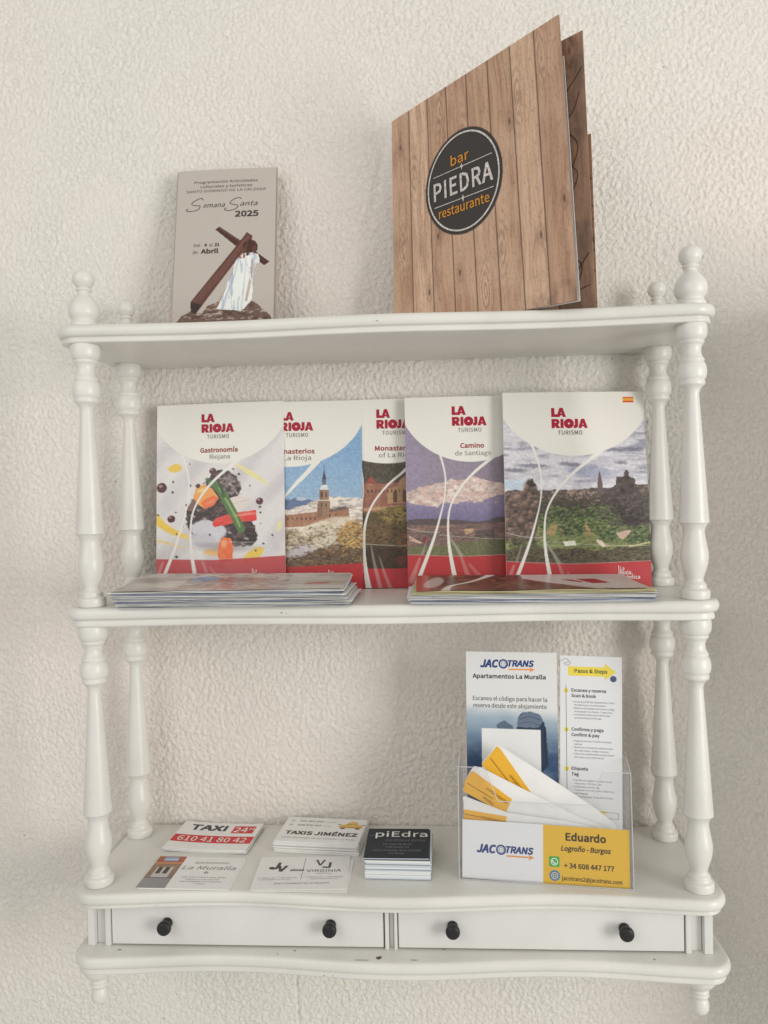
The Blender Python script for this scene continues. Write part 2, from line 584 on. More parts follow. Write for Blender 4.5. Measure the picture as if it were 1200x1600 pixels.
# chipped paint: thin flakes of bare wood showing
def chips(board_o, spots, seed):
    rn = random.Random(seed)
    mb = MB()
    for (x, y, z, sx, sz, kind) in spots:
        pts = []
        n = 9
        for k in range(n):
            a = 2 * math.pi * k / n
            r = rn.uniform(0.55, 1.15)
            u, w = sx * r * math.cos(a), sz * r * math.sin(a)
            pts.append((x + u, y, z + w) if kind == 'f' else (x + u, y + w, z))
        mb.poly(pts)
    mb.build('chipped_paint', CHIP, board_o)
chips(base, [(-0.0150, -0.1600, -0.06225, 0.0036, 0.0028, 't'), (-0.032, -0.1640, -0.06225, 0.0100, 0.0004, 't'), (0.020, -0.1628, -0.06225, 0.0045, 0.0006, 't'),
             (-0.278, -0.1530, -0.06225, 0.0032, 0.0009, 't'), (-0.100, -0.1500, -0.06225, 0.0010, 0.0010, 't'), (-0.116, -0.1560, -0.06225, 0.0007, 0.0006, 't'), (-0.0690, -0.1662, -0.0770, 0.0009, 0.0006, 'f'), (-0.0600, -0.1660, -0.0772, 0.0007, 0.0005, 'f'), (0.2510, -0.1560, -0.06225, 0.0012, 0.0008, 't')], 1)
chips(board_low, [(-0.2930, -0.1593, -0.0150, 0.0028, 0.0006, 'f'), (-0.2770, -0.1590, -0.0152, 0.0020, 0.0004, 'f')], 2)
chips(board_top, [(-0.2860, -0.1555, 0.56685, 0.0012, 0.0007, 't'), (-0.2370, -0.1560, 0.56685, 0.0010, 0.0008, 't'), (0.0005, -0.1635, 0.5585, 0.0007, 0.0007, 'f')], 4)
chips(board_mid, [(-0.1010, -0.1600, 0.2775, 0.0012, 0.0005, 'f'), (-0.0960, -0.1600, 0.2772, 0.0008, 0.0005, 'f')], 5)

# ------------------------------------------------------------------ PRINTED SHEETS
class Canvas:
    """ink colours on a grid of mesh points; x from the left, d down from the top, in mm"""
    def __init__(s, w, h, res, base):
        s.w, s.h = w, h
        s.nx, s.nz = int(round(w / res)) + 1, int(round(h / res)) + 1
        s.X, s.D = np.meshgrid(np.linspace(0, w, s.nx), np.linspace(0, h, s.nz))
        s.c = np.empty((s.nz, s.nx, 3))
        s.c[:] = base
        s.res = res
    def fill(s, mask, col, a=1.0):
        m = np.clip(mask * a, 0, 1)[..., None]
        s.c = s.c * (1 - m) + np.asarray(col) * m
    def shade(s, mask, f):
        m = np.clip(mask, 0, 1)[..., None]
        s.c = s.c * (1 - m) + s.c * f * m
    def poly(s, pts, soft=0.0, wob=0.0, seed=1):
        X, D = s.X, s.D
        if wob > 0:
            X = X + (fbm(s.X / 3, s.D / 3, seed, 3) - 0.5) * 2 * wob
            D = D + (fbm(s.X / 3, s.D / 3, seed + 5, 3) - 0.5) * 2 * wob
        ins = np.zeros(X.shape, bool)
        n = len(pts)
        for i in range(n):
            x1, y1 = pts[i]
            x2, y2 = pts[(i + 1) % n]
            if y1 == y2:
                continue
            c = ((y1 > D) != (y2 > D)) & (X < (x2 - x1) * (D - y1) / (y2 - y1) + x1)
            ins ^= c
        return ins.astype(float)
    def ell(s, cx, cy, rx, ry, ang=0.0, soft=0.4, wob=0.0, seed=1):
        x, y = s.X - cx, s.D - cy
        if wob > 0:
            x = x + (fbm(s.X / 3, s.D / 3, seed, 3) - 0.5) * 2 * wob
            y = y + (fbm(s.X / 3, s.D / 3, seed + 5, 3) - 0.5) * 2 * wob
        ca, sa = math.cos(ang), math.sin(ang)
        u, v = x * ca + y * sa, -x * sa + y * ca
        r = np.sqrt((u / rx) ** 2 + (v / ry) ** 2)
        return np.clip((1 - r) * min(rx, ry) / max(soft, 1e-3) + 0.5, 0, 1)
    def stroke(s, pts, widths, soft=0.35):
        """pts polyline, widths per point (full width mm)"""
        pts = spline(pts, 8)
        ws = np.interp(np.linspace(0, 1, len(pts)), np.linspace(0, 1, len(widths)), widths)
        best = np.full(s.X.shape, -9.0)
        for i in range(len(pts) - 1):
            (x1, y1), (x2, y2) = pts[i], pts[i + 1]
            dx, dy = x2 - x1, y2 - y1
            L2 = dx * dx + dy * dy + 1e-9
            t = np.clip(((s.X - x1) * dx + (s.D - y1) * dy) / L2, 0, 1)
            dist = np.hypot(s.X - x1 - t * dx, s.D - y1 - t * dy)
            w = ws[i] * (1 - t) + ws[i + 1] * t
            best = np.maximum(best, w / 2 - dist)
        return np.clip(best / soft + 0.5, 0, 1)
    def clumps(s, box, n, rmin, rmax, cols, seed, a=0.9, mask=None, flat_=0.7):
        """many small irregular leafy or stony dabs, each with a lit upper edge"""
        rn = random.Random(seed)
        for k in range(n):
            x, d = rn.uniform(box[0], box[1]), rn.uniform(box[2], box[3])
            if mask is not None:
                ii = min(max(int(d / s.h * (s.nz - 1)), 0), s.nz - 1)
                jj = min(max(int(x / s.w * (s.nx - 1)), 0), s.nx - 1)
                if mask[ii, jj] < 0.5:
                    continue
            r = rn.uniform(rmin, rmax)
            i0, i1 = max(int((d - r) / s.h * s.nz), 0), min(int((d + r) / s.h * s.nz) + 2, s.nz)
            j0, j1 = max(int((x - 1.4 * r) / s.w * s.nx), 0), min(int((x + 1.4 * r) / s.w * s.nx) + 2, s.nx)
            if i1 <= i0 or j1 <= j0:
                continue
            X, D = s.X[i0:i1, j0:j1], s.D[i0:i1, j0:j1]
            q = np.hypot((X - x) / (1.25 * r), (D - d) / (flat_ * r)) + 0.35 * np.sin(X * 2.3 + k) * np.sin(D * 2.9 + k * 2)
            m = np.clip((1 - q) * 2.2, 0, 1)[..., None] * a
            c = np.array(rn.choice(cols)) * rn.uniform(0.8, 1.2)
            lit = np.clip(0.75 - (D - d) / r * 0.75 - (X - x) / r * 0.2, 0.35, 1.5)[..., None]
            s.c[i0:i1, j0:j1] = s.c[i0:i1, j0:j1] * (1 - m) + np.clip(c * lit, 0, 0.8) * m
    def below(s, pts, wob=0.0, seed=1, soft=0.5):
        """mask of everything below (d greater than) a ridge line"""
        xs = [p[0] for p in pts]
        ys = [p[1] for p in pts]
        line = np.interp(s.X, xs, ys)
        if wob > 0:
            line = line + (fbm(s.X / 4, s.X * 0 + seed, seed, 4) - 0.5) * 2 * wob
        return np.clip((s.D - line) / soft + 0.5, 0, 1)
    def n(s, sx, sy, seed=1, o=4):
        return fbm(s.X / sx, s.D / sy, seed, o)
    def photo(s, sat=0.82, grain=0.16, seed=900):
        """break flat areas up like a printed photograph"""
        g = (value_noise(s.X / 0.9, s.D / 0.9, seed) - 0.5) * 0.8 * grain + (fbm(s.X / 2.4, s.D / 2.0, seed + 3, 3) - 0.5) * 2.6 * grain
        s.c = np.clip(s.c * (1 + g)[..., None], 0, 0.85)
        l = s.c @ np.array([0.25, 0.62, 0.13])
        s.c = l[..., None] * (1 - sat) + s.c * sat
    def build(s, name, mat, parent, mapf, off=0.0, keep=None):
        H = s.h
        P = mapf(s.X / 1000.0, (H - s.D) / 1000.0, off)
        co = np.stack(P, -1).reshape(-1, 3)
        idx = np.arange(s.nx * s.nz).reshape(s.nz, s.nx)
        q = np.stack([idx[:-1, :-1], idx[1:, :-1], idx[1:, 1:], idx[:-1, 1:]], -1)
        if keep is not None:
            k = keep > 0.5
            kk = k[:-1, :-1] & k[1:, :-1] & k[1:, 1:] & k[:-1, 1:]
            q = q[kk]
        q = q.reshape(-1, 4)
        me = bpy.data.meshes.new(name)
        me.vertices.add(len(co))
        me.vertices.foreach_set('co', co.astype(np.float32).ravel())
        nf = len(q)
        me.loops.add(nf * 4)
        me.loops.foreach_set('vertex_index', q.ravel().astype(np.int32))
        me.polygons.add(nf)
        me.polygons.foreach_set('loop_start', np.arange(nf, dtype=np.int32) * 4)
        me.update(calc_edges=True)
        me.polygons.foreach_set('use_smooth', np.ones(nf, dtype=bool))
        at = me.color_attributes.new('ink', 'FLOAT_COLOR', 'POINT')
        rgba = np.concatenate([s.c.reshape(-1, 3), np.ones((s.nx * s.nz, 1))], 1)
        at.data.foreach_set('color', rgba.astype(np.float32).ravel())
        me.materials.append(mat)
        o = bpy.data.objects.new(name, me)
        return link(o, parent)

def spline(pts, sub=8):
    if len(pts) < 3:
        return [tuple(p) for p in pts]
    out = []
    n = len(pts)
    for i in range(n - 1):
        p0, p1, p2, p3 = pts[max(i - 1, 0)], pts[i], pts[i + 1], pts[min(i + 2, n - 1)]
        for k in range(sub):
            t = k / sub
            out.append(tuple(0.5 * (2 * b + (c - a) * t + (2 * a - 5 * b + 4 * c - d) * t * t + (3 * b - a - 3 * c + d) * t ** 3)
                             for a, b, c, d in zip(p0, p1, p2, p3)))
    out.append(tuple(pts[-1]))
    return out

def flat(x, z, off):
    return (x, np.zeros_like(x) - off if isinstance(x, np.ndarray) else -off, z)

# text -> mesh
_tc = bpy.data.curves.new('lettering_source', 'FONT')
try:      # a plain sans face that ships inside Blender; the built-in face if it is missing
    _tc.font = bpy.data.fonts.load(bpy.utils.system_resource('DATAFILES') + '/fonts/Noto Sans CJK Regular.woff2')
except Exception:
    pass
_to = bpy.data.objects.new('lettering_source', _tc)
_glyphs = {}
def text_geo(body, bold=0.0, shear=0.0, space=1.0, word=1.0, res=2):
    key = (body, shear, space)
    if key in _glyphs:
        return _glyphs[key]
    _tc.body = body
    _tc.size = 1.0
    _tc.shear = shear
    _tc.space_character = space
    _tc.space_word = word
    _tc.resolution_u = res
    COL.objects.link(_to)
    dg = bpy.context.evaluated_depsgraph_get()
    dg.update()
    me = bpy.data.meshes.new_from_object(_to.evaluated_get(dg))
    v = [(p.co.x, p.co.y) for p in me.vertices]
    f = [tuple(p.vertices) for p in me.polygons]
    bpy.data.meshes.remove(me)
    COL.objects.unlink(_to)
    _glyphs[key] = (v, f)
    return v, f

CAP = max(p[1] for p in text_geo('H')[0])
EM = CAP / 0.73

class Lettering:
    """flat printed lettering of one ink on a sheet of height h mm; joined into one mesh"""
    def __init__(s, h):
        s.h, s.v, s.f = h, [], []
    def add(s, pts, faces):
        n = len(s.v)
        s.v += pts
        s.f += [tuple(i + n for i in q) for q in faces]
    def text(s, body, x, d, cap, align='c', width=None, bold=0.0, shear=0.0, space=1.0, arc=None, clip=None):
        """cap = cap height in mm; (x, d) = baseline anchor; width = stretch the line to this width"""
        v, f = text_geo(body, bold, shear, space)
        if not v:
            return
        xs = [p[0] for p in v]
        x0, x1 = min(xs), max(xs)
        bold = min(bold, 0.040) * EM
        bm_ = bold * cap / CAP                 # heavier faces: the glyph printed again a hair to each side
        cap = cap - 2 * bm_
        d = d - bm_
        k = cap / CAP
        if width is not None:
            width = width - 2 * bm_
        kx = k if width is None else width / (x1 - x0)
        W = (x1 - x0) * kx
        ox = {'l': x, 'c': x - W / 2, 'r': x - W}[align]
        pts = [(ox + (a - x0) * kx, d - b * k) for a, b in v]
        if arc:
            pts = [(a, b + arc * ((a - x) / (W / 2)) ** 2) for a, b in pts]
        if clip:                                   # printed line runs under the fold
            f = [q for q in f if all(clip[0] <= pts[i][0] <= clip[1] for i in q)]
        s.add(pts, f)
        if bm_ > 0.02:
            dirs = [(1, 1), (-1, 1), (1, -1), (-1, -1)]
            if bold > 0.02 * EM:
                dirs += [(1, 0), (-1, 0), (0, 1), (0, -1)]
            if bold > 0.034 * EM:
                dirs += [(0.5, 0.5), (-0.5, 0.5), (0.5, -0.5), (-0.5, -0.5)]
            for i, (a, b) in enumerate(dirs):
                s.add([(p[0] + a * bm_, p[1] + b * bm_, (i + 1) * 0.000006) for p in pts], f)
    def line(s, pts, w, sub=6):
        p = spline(pts, sub) if len(pts) > 2 else pts
        L, Rr = [], []
        for i, (x, y) in enumerate(p):
            a = p[max(i - 1, 0)]
            b = p[min(i + 1, len(p) - 1)]
            dx, dy = b[0] - a[0], b[1] - a[1]
            l = math.hypot(dx, dy) or 1
            ww = w if not isinstance(w, (list, tuple)) else np.interp(i / (len(p) - 1), np.linspace(0, 1, len(w)), w)
            L.append((x - dy / l * ww / 2, y + dx / l * ww / 2))
            Rr.append((x + dy / l * ww / 2, y - dx / l * ww / 2))
        n = len(p)
        s.add(L + Rr, [(i, i + 1, n + i + 1, n + i) for i in range(n - 1)])
    def poly(s, pts):
        s.add(list(pts), [tuple(range(len(pts)))])
    def rect(s, x0, x1, d0, d1):
        n = 12
        a = [(x0 + (x1 - x0) * i / n, d0) for i in range(n + 1)]
        b = [(x0 + (x1 - x0) * i / n, d1) for i in range(n + 1)]
        s.add(a + b, [(i, i + 1, n + 2 + i, n + 1 + i) for i in range(n)])
    def disc(s, x, d, r, r2=None, n=28, ry=None):
        ry = ry or r
        if r2 is None:
            s.poly([(x + r * math.cos(2 * math.pi * k / n), d + ry * math.sin(2 * math.pi * k / n)) for k in range(n)])
        else:
            a = [(x + r * math.cos(2 * math.pi * k / n), d + ry * math.sin(2 * math.pi * k / n)) for k in range(n)]
            b = [(x + r2 * math.cos(2 * math.pi * k / n), d + (ry - r + r2) * math.sin(2 * math.pi * k / n)) for k in range(n)]
            s.add(a + b, [(k, (k + 1) % n, n + (k + 1) % n, n + k) for k in range(n)])
    def build(s, name, mat, parent, mapf=flat, off=0.0003, label=None):
        v = []
        for q_ in s.v:
            x, d = q_[0], q_[1]
            P = mapf(x / 1000.0, (s.h - d) / 1000.0, off + (q_[2] if len(q_) > 2 else 0.0))
            v.append(tuple(float(c) for c in P))
        # face the reader
        f = []
        for q in s.f:
            a = 0.0
            for i in range(len(q)):
                p, r = s.v[q[i]], s.v[q[(i + 1) % len(q)]]
                a += p[0] * r[1] - r[0] * p[1]
            f.append(q if a < 0 else q[::-1])
        return mesh_obj(name, v, f, mat, parent, label=label)

def sheet_frame(o, BL, BR, TL):
    """stand a thing's local frame on the sheet's lower-left corner"""
    BL, BR, TL = Vector(BL), Vector(BR), Vector(TL)
    ux = (BR - BL).normalized()
    uz = (TL - BL)
    uz = (uz - ux * uz.dot(ux)).normalized()
    uy = uz.cross(ux)
    M = Matrix(((ux.x, uy.x, uz.x, BL.x), (ux.y, uy.y, uz.y, BL.y), (ux.z, uy.z, uz.z, BL.z), (0, 0, 0, 1)))
    o.matrix_world = M
    return o

def bowed(w, h, bow=0.0, curl=0.0):
    """a slightly bowed booklet cover: bow across the width, curl back at the top"""
    def f(x, z, off):
        y = -off - bow * (1 - (2 * x / w - 1) ** 2) + curl * (z / h) ** 3
        return (x, y, z)
    return f

def slab(name, w, h, t, mat, parent, mapf=flat, y0=0.0004, nx=8, nz=8, x0=0.0, z0=0.0):
    """a thin block of pages following the cover's bow"""
    v = []
    for s_ in (0, 1):
        for j in range(nz + 1):
            for i in range(nx + 1):
                P = mapf(x0 + (w - 2 * x0) * i / nx, z0 + (h - 2 * z0) * j / nz, -(y0 + t * s_))
                v.append(tuple(float(c) for c in P))
    m = (nx + 1) * (nz + 1)
    g = lambda s_, i, j: s_ * m + j * (nx + 1) + i
    f = []
    for j in range(nz):
        for i in range(nx):
            f.append((g(0, i, j), g(0, i + 1, j), g(0, i + 1, j + 1), g(0, i, j + 1)))
            f.append((g(1, i, j), g(1, i, j + 1), g(1, i + 1, j + 1), g(1, i + 1, j)))
    for i in range(nx):
        f.append((g(0, i, 0), g(1, i, 0), g(1, i + 1, 0), g(0, i + 1, 0)))
        f.append((g(0, i, nz), g(0, i + 1, nz), g(1, i + 1, nz), g(1, i, nz)))
    for j in range(nz):
        f.append((g(0, 0, j), g(0, 0, j + 1), g(1, 0, j + 1), g(1, 0, j)))
        f.append((g(0, nx, j), g(1, nx, j), g(1, nx, j + 1), g(0, nx, j + 1)))
    return mesh_obj(name, v, f, mat, parent)

WHITE = np.array(C(206, 204, 196))
RED = C(168, 46, 52)
RED_INK = (150, 22, 48)
DARK = (62, 60, 60)

# ---------------------------------------------------------------- tourist booklets
def template(cv, w, h, logo_x, band=True, sw=1.0, sx=0.0, photo=(0.82, 0.16), bot=74):
    """white upper field, sweeping white curves and the red foot band shared by the series"""
    k = w / 156.0
    cv.photo(*photo)
    X = cv.X / k
    D = cv.D / k
    # faint translucent fan in the foot
    for pts, a in (([(41, 163), (56, 190), (66, 216)], 0.28), ([(47, 172), (66, 200), (80, 216)], 0.18), ([(17, 170), (8, 195), (-2, 216)], 0.25)):
        cv.fill(cv.stroke([(p[0] * k + sx, p[1] * k) for p in pts], [0.6, 3.0, 6.5], 1.6), WHITE, a)
    if band:
        b = cv.below([(0, (187.5) * k), (70 * k, 190.5 * k), (w, 187.5 * k)], 0, 1, 0.6)
        keep = cv.c.copy()
        cv.fill(b, RED, 0.93)
        cv.fill(cv.stroke([(0, 187.2 * k), (70 * k, 190.2 * k), (w, 187.2 * k)], [0.5, 0.5], 0.5), WHITE, 0.4)
        for pts, a in (([(56, 190), (66, 220)], 0.16), ([(66, 200), (82, 220)], 0.12), ([(8, 192), (-2, 218)], 0.2)):
            cv.fill(cv.stroke([(p[0] * k + sx, p[1] * k) for p in pts], [2.4, 6.5], 1.2), WHITE, a)
    cv.fill(cv.stroke([(0, 156 * k), (18 * k, 160.5 * k), (38 * k, 162 * k)], [0.5, 0.5], 0.5), WHITE, 0.6)
    cv.fill(cv.stroke([(38 * k, 165 * k), (95 * k, 170 * k), (w, 171 * k)], [0.4, 0.4], 0.4), WHITE, 0.55)
    cv.fill(cv.stroke([(p[0] * k + sx, p[1] * k) for p in [(27, 52), (34, 68), (40, 94), (39, 118), (34, 140), (24, 172), (8, 212), (4, 222)]], [4.0 * sw, 2.2 * sw, 1.6 * sw, 1.3 * sw, 2.4, 4.2, 5.6]), WHITE)
    cv.fill(cv.stroke([(p[0] * k + sx, p[1] * k) for p in [(112, 60), (99, 72), (74, 92), (56, 112), (45, 133), (42, 155), (43, 180), (48, 212), (51, 224)]], [6.0 * sw, 3.4 * sw, 2.4 * sw, 1.8 * sw, 2.4, 4.4, 7.6]), WHITE)
    disc = cv.ell(78 * k, -8 * k, 88 * k, (bot + 8) * k, 0, 0.6)
    cv.fill(disc, WHITE)
    cv.fill(cv.poly([(-1, -1), (w + 1, -1), (w + 1, 14 * k), (w - 2, 24 * k), (0.5, 6 * k), (-1, 4)]), WHITE)

def logo(parent, h, x, d, mapf, s=1.0, word='TURISMO', clip=None):
    L = Lettering(h)
    def P(lay, ox, oy, pts):
        s_ = [(x + (ox + a) * s, d + (oy + b) * s, lay * 0.00001) for a, b in pts]
        L.add(s_, [tuple(range(len(s_)))])
    def E(lay, cx, cy, rx, ry, a0=0, a1=360):
        P(lay, cx, cy, [(rx * math.cos(R(a0 + (a1 - a0) * k / 20)), ry * math.sin(R(a0 + (a1 - a0) * k / 20))) for k in range(20 if a1 - a0 >= 360 else 21)])
    P(0, 0, 0, [(0, 0), (3.7, 0), (3.7, 7.4), (6.7, 7.4), (6.7, 10.6), (0, 10.6)])
    def bigA(ox, oy):
        P(0, ox, oy, [(0, 10.9), (3.6, 0), (7.2, 0), (5.4, 4.2), (4.6, 7.0), (5.4, 7.0), (5.4, 9.0), (4.1, 9.0), (3.6, 10.9)])
        P(1, ox, oy, [(5.3, 4.0), (7.2, 0), (10.8, 10.9), (7.2, 10.9), (6.7, 9.0), (5.2, 9.0), (5.2, 7.0), (6.2, 7.0)])
    bigA(6.0, -0.2)
    oy = 13.0
    P(0, 0, oy, [(0, 0), (3.5, 0), (3.5, 10.8), (0, 10.8)])
    P(1, 0, oy, [(3.2, 0), (6, 0), (8.2, 0.8), (9.0, 2.6), (9.0, 4.4), (8.0, 6.2), (6, 7.2), (3.2, 7.2), (3.2, 4.4), (5.4, 4.4), (5.8, 3.7), (5.4, 3.0), (3.2, 3.0)])
    P(2, 0, oy, [(3.2, 6.4), (7.2, 6.2), (9.8, 10.8), (5.8, 10.8), (3.2, 7.4)])
    P(0, 10.3, oy, [(0, 0), (3.4, 0), (3.4, 10.8), (0, 10.8)])
    n_ = 28
    a_ = [(x + (19.9 + 5.7 * math.cos(2 * math.pi * k / n_)) * s, d + (oy + 5.4 + 5.7 * math.sin(2 * math.pi * k / n_)) * s) for k in range(n_)]
    b_ = [(x + (19.9 + 1.2 * math.cos(2 * math.pi * k / n_)) * s, d + (oy + 5.4 + 1.2 * math.sin(2 * math.pi * k / n_)) * s) for k in range(n_)]
    L.add(a_ + b_, [(k, (k + 1) % n_, n_ + (k + 1) % n_, n_ + k) for k in range(n_)])
    P(1, 26.9, oy, [(0, 0), (3.6, 0), (3.6, 7.6), (2.6, 10.0), (0.4, 11.0), (-1.6, 10.6), (-1.6, 7.6), (-0.4, 7.8), (0, 7.0)])
    bigA(30.6, oy)
    L.build('logo_lettering', ink(RED_INK), parent, mapf)
    G = Lettering(h)
    G.text(word, x + 7 * s, d + 31.6 * s, 5.0 * s, 'l', width=(28 if len(word) == 7 else 30) * s, bold=0.004, space=1.05, clip=clip)
    return G

def foot_logo(L, x, d, s=1.0, full=False):
    L.line([(x, d - 1), (x, d + 9.5 * s)], 0.6 * s)
    L.text('La', x + 1.4 * s, d + 3.6 * s, 3.6 * s, 'l', bold=0.0)
    L.text('Rioja,', x + 1.4 * s, d + 8.4 * s, 4.0 * s, 'l', bold=0.012)
    if full:
        L.text('auténtica', x - 0.3, d + 13.3 * s, 4.0 * s, 'l', bold=0.012)

def booklet(label, BL, BR, TL, art, w=0.150, h=0.219, t=0.0022, bow=0.0012, curl=0.0015):
    o = thing('tourist_booklet', label, 'booklet', group='tourist booklets standing on the middle shelf')
    sheet_frame(o, BL, BR, TL)
    mp = bowed(w, h, bow, curl)
    cover = art(w * 1000, h * 1000, o, mp)
    slab('page_block', w, h, t, PAPER, o, mp, x0=0.0003, z0=0.0004)
    return o

def art_gastro(w, h, o, mp):
    cv = Canvas(w, h, 0.64, C(196, 192, 190))
    q = lambda cx, cy: ((cx - 78) / 6.55, (cy - 150) / 6.45)
    Pq = lambda pts: [q(*p) for p in pts]
    # soft folds of a white tablecloth
    fold = np.sin((cv.X * 0.62 + cv.D * 0.55) / 5.5 + 2.2 * cv.n(45, 45, 3, 2)) * 0.5 + 0.5
    cv.fill(np.clip(fold * 1.6 - 0.5, 0, 1), C(168, 162, 165), 0.55)
    cv.fill(np.clip(cv.n(30, 45, 9, 2) * 2.2 - 0.9, 0, 1), C(214, 212, 208), 0.5)
    # yellow sauce
    yel = C(214, 178, 58)
    cv.fill(cv.stroke(Pq([(70, 1010), (150, 1080), (290, 1150), (440, 1190), (520, 1215)]), [11, 8, 5.5, 3.5, 1.2], 1.2), yel)
    cv.fill(cv.stroke(Pq([(60, 1175), (160, 1195), (300, 1240)]), [3, 2.5, 1.5], 1), yel, 0.7)
    cv.fill(cv.stroke(Pq([(700, 625), (800, 690), (880, 740), (950, 790)]), [2.5, 6, 4, 0.8], 1.4), C(206, 196, 120), 0.9)
    cv.fill(cv.ell(*q(222, 635), 8.5, 5, -0.15, 1.0, 1.2, 4), yel)
    cv.fill(cv.ell(*q(820, 1305), 14, 6.2, -0.55, 1.2, 1.5, 5), yel)
    cv.fill(cv.ell(*q(1020, 1095), 3, 6, 0.3, 1.5), C(206, 200, 130), 0.8)
    cv.fill(cv.ell(*q(500, 1275), 9, 4, 0.1, 1.4, 1, 6), C(210, 160, 60), 0.8)
    # pale plate shadow
    cv.fill(cv.ell(*q(500, 1150), 26, 13, 0, 4), C(176, 172, 178), 0.6)
    # dark meat
    meat = np.maximum.reduce([cv.ell(*q(590, 800), 21, 21, 0, 0.8, 2.5, 7), cv.ell(*q(420, 1000), 17, 24, 0.1, 0.8, 2.5, 8), cv.ell(*q(560, 960), 20, 18, 0, 0.8, 2.5, 9),
                              cv.ell(*q(690, 1110), 24, 19, 0.35, 0.8, 2.5, 10), cv.ell(*q(760, 1170), 14, 11, 0, 0.8, 2, 11)])
    cv.fill(meat, C(48, 34, 34))
    tex = cv.n(4, 3.2, 21, 4)
    cv.fill(meat * np.clip((tex - 0.52) * 4.8, 0, 1), C(104, 84, 80), 0.8)
    cv.clumps((30, 120, 70, 175), 700, 0.5, 1.5, [C(58, 40, 38), C(86, 64, 60), C(36, 26, 28), C(120, 96, 90)], 51, 0.6, meat)
    g2 = cv.ell(*q(640, 760), 15, 15, 0, 2, 2.5, 12) * meat
    cv.fill(g2 * np.clip((cv.n(3.2, 2.6, 33, 3) - 0.42) * 3.6, 0, 1), C(134, 124, 118), 0.9)
    cv.fill(cv.ell(*q(355, 915), 4.5, 8, 0.3, 1) * meat, C(150, 110, 100), 0.5)
    cv.fill(cv.ell(*q(480, 1110), 21, 11, 0.15, 1.5, 1.5, 44), C(186, 184, 190), 0.95)
    cv.fill(cv.ell(*q(430, 1180), 16, 8, 0.1, 2), C(172, 170, 178), 0.8)
    cv.fill(cv.ell(*q(800, 1180), 7, 5, 0.2, 0.8) , C(26, 28, 26), 0.8)
    # onion
    cv.fill(cv.poly(Pq([(625, 880), (720, 860), (820, 885), (760, 950), (690, 975), (640, 965)]), wob=0.8, seed=2), C(196, 186, 178))
    cv.fill(cv.stroke(Pq([(640, 930), (720, 905), (800, 890)]), [0.8, 0.8, 0.4], 0.6), C(160, 140, 140), 0.6)
    cv.fill(cv.ell(*q(610, 1240), 34, 5, 0.05, 5), C(120, 112, 112), 0.55)
    for sx_, sy_, rr_ in ((560, 720, 2.5), (650, 770, 2.2), (700, 840, 2.0), (400, 960, 2.0), (360, 1000, 2.6), (450, 1030, 2.2), (640, 1130, 2.4), (770, 1180, 2.6), (740, 1220, 1.8), (690, 700, 1.8)):
        cv.fill(cv.ell(*q(sx_, sy_), rr_, rr_ * 0.5, 0.5, 1.2, 1.2, sx_) * meat, C(176, 160, 154), 0.75)
    # red peppers
    red = cv.poly(Pq([(510, 1060), (540, 1020), (680, 985), (845, 970), (850, 1050), (700, 1055), (560, 1085), (525, 1090)]), wob=0.6, seed=3)
    cv.fill(red, C(198, 40, 36))
    cv.fill(red * np.clip((cv.n(9, 3, 5, 3) - 0.5) * 3.0, 0, 1), C(224, 96, 78), 0.6)
    # green asparagus
    cv.fill(cv.stroke(Pq([(470, 730), (560, 800), (620, 900), (680, 1010), (730, 1110)]), [4, 8.5, 10, 10, 9], 0.7), C(70, 104, 52))
    cv.fill(cv.stroke(Pq([(560, 795), (625, 900), (690, 1020), (720, 1090)]), [1.5, 2.5, 2.5, 2], 0.8), C(128, 158, 92), 0.8)
    cv.fill(cv.stroke(Pq([(440, 760), (540, 730), (600, 860)]), [1.4, 2, 4], 0.7), C(40, 58, 36), 0.8)
    # carrots
    ca = cv.poly(Pq([(365, 860), (385, 790), (450, 765), (510, 800), (560, 870), (520, 925), (450, 950), (400, 915)]), wob=0.5, seed=9)
    cv.fill(ca, C(226, 142, 62))
    cv.fill(cv.poly(Pq([(450, 880), (520, 850), (558, 872), (520, 928), (455, 950), (420, 905)]), wob=0.5, seed=4), C(222, 96, 40))
    cb = cv.poly(Pq([(560, 1200), (590, 1165), (650, 1175), (668, 1230), (665, 1340), (570, 1355), (548, 1300)]), wob=0.5, seed=6)
    cv.fill(cb, C(222, 92, 34))
    cv.fill(cb * np.clip((cv.n(5, 6, 8, 3) - 0.5) * 3.0, 0, 1), C(240, 140, 84), 0.7)
    cv.fill(cv.ell(*q(575, 1375), 5.5, 4, 0, 1.5), C(170, 140, 134), 0.8)
    cv.fill(cv.ell(*q(430, 810), 6, 2.2, -0.3, 2), C(244, 190, 120), 0.7)
    cv.fill(cv.ell(*q(500, 900), 5, 1.6, -0.4, 1.6), C(240, 140, 90), 0.7)
    cv.fill(cv.ell(*q(600, 1215), 3, 4.5, 0.1, 2), C(246, 160, 100), 0.7)
    cv.fill(cv.ell(*q(760, 1000), 12, 1.5, -0.1, 1.4), C(238, 130, 116), 0.7)
    # berries and sauce drops
    for cx, cy, r in ((118, 780, 6.2), (193, 1018, 4.6), (872, 905, 4.3), (400, 775, 2.8), (515, 668, 4.2)):
        cv.fill(cv.ell(*q(cx, cy), r, r * 0.95, 0, 0.5, 0.4, int(cx)), C(78, 38, 40))
        cv.fill(cv.ell(*q(cx - 8, cy - 12), r * 0.35, r * 0.25, 0, 0.6), C(180, 150, 150), 0.6)
    rn = random.Random(5)
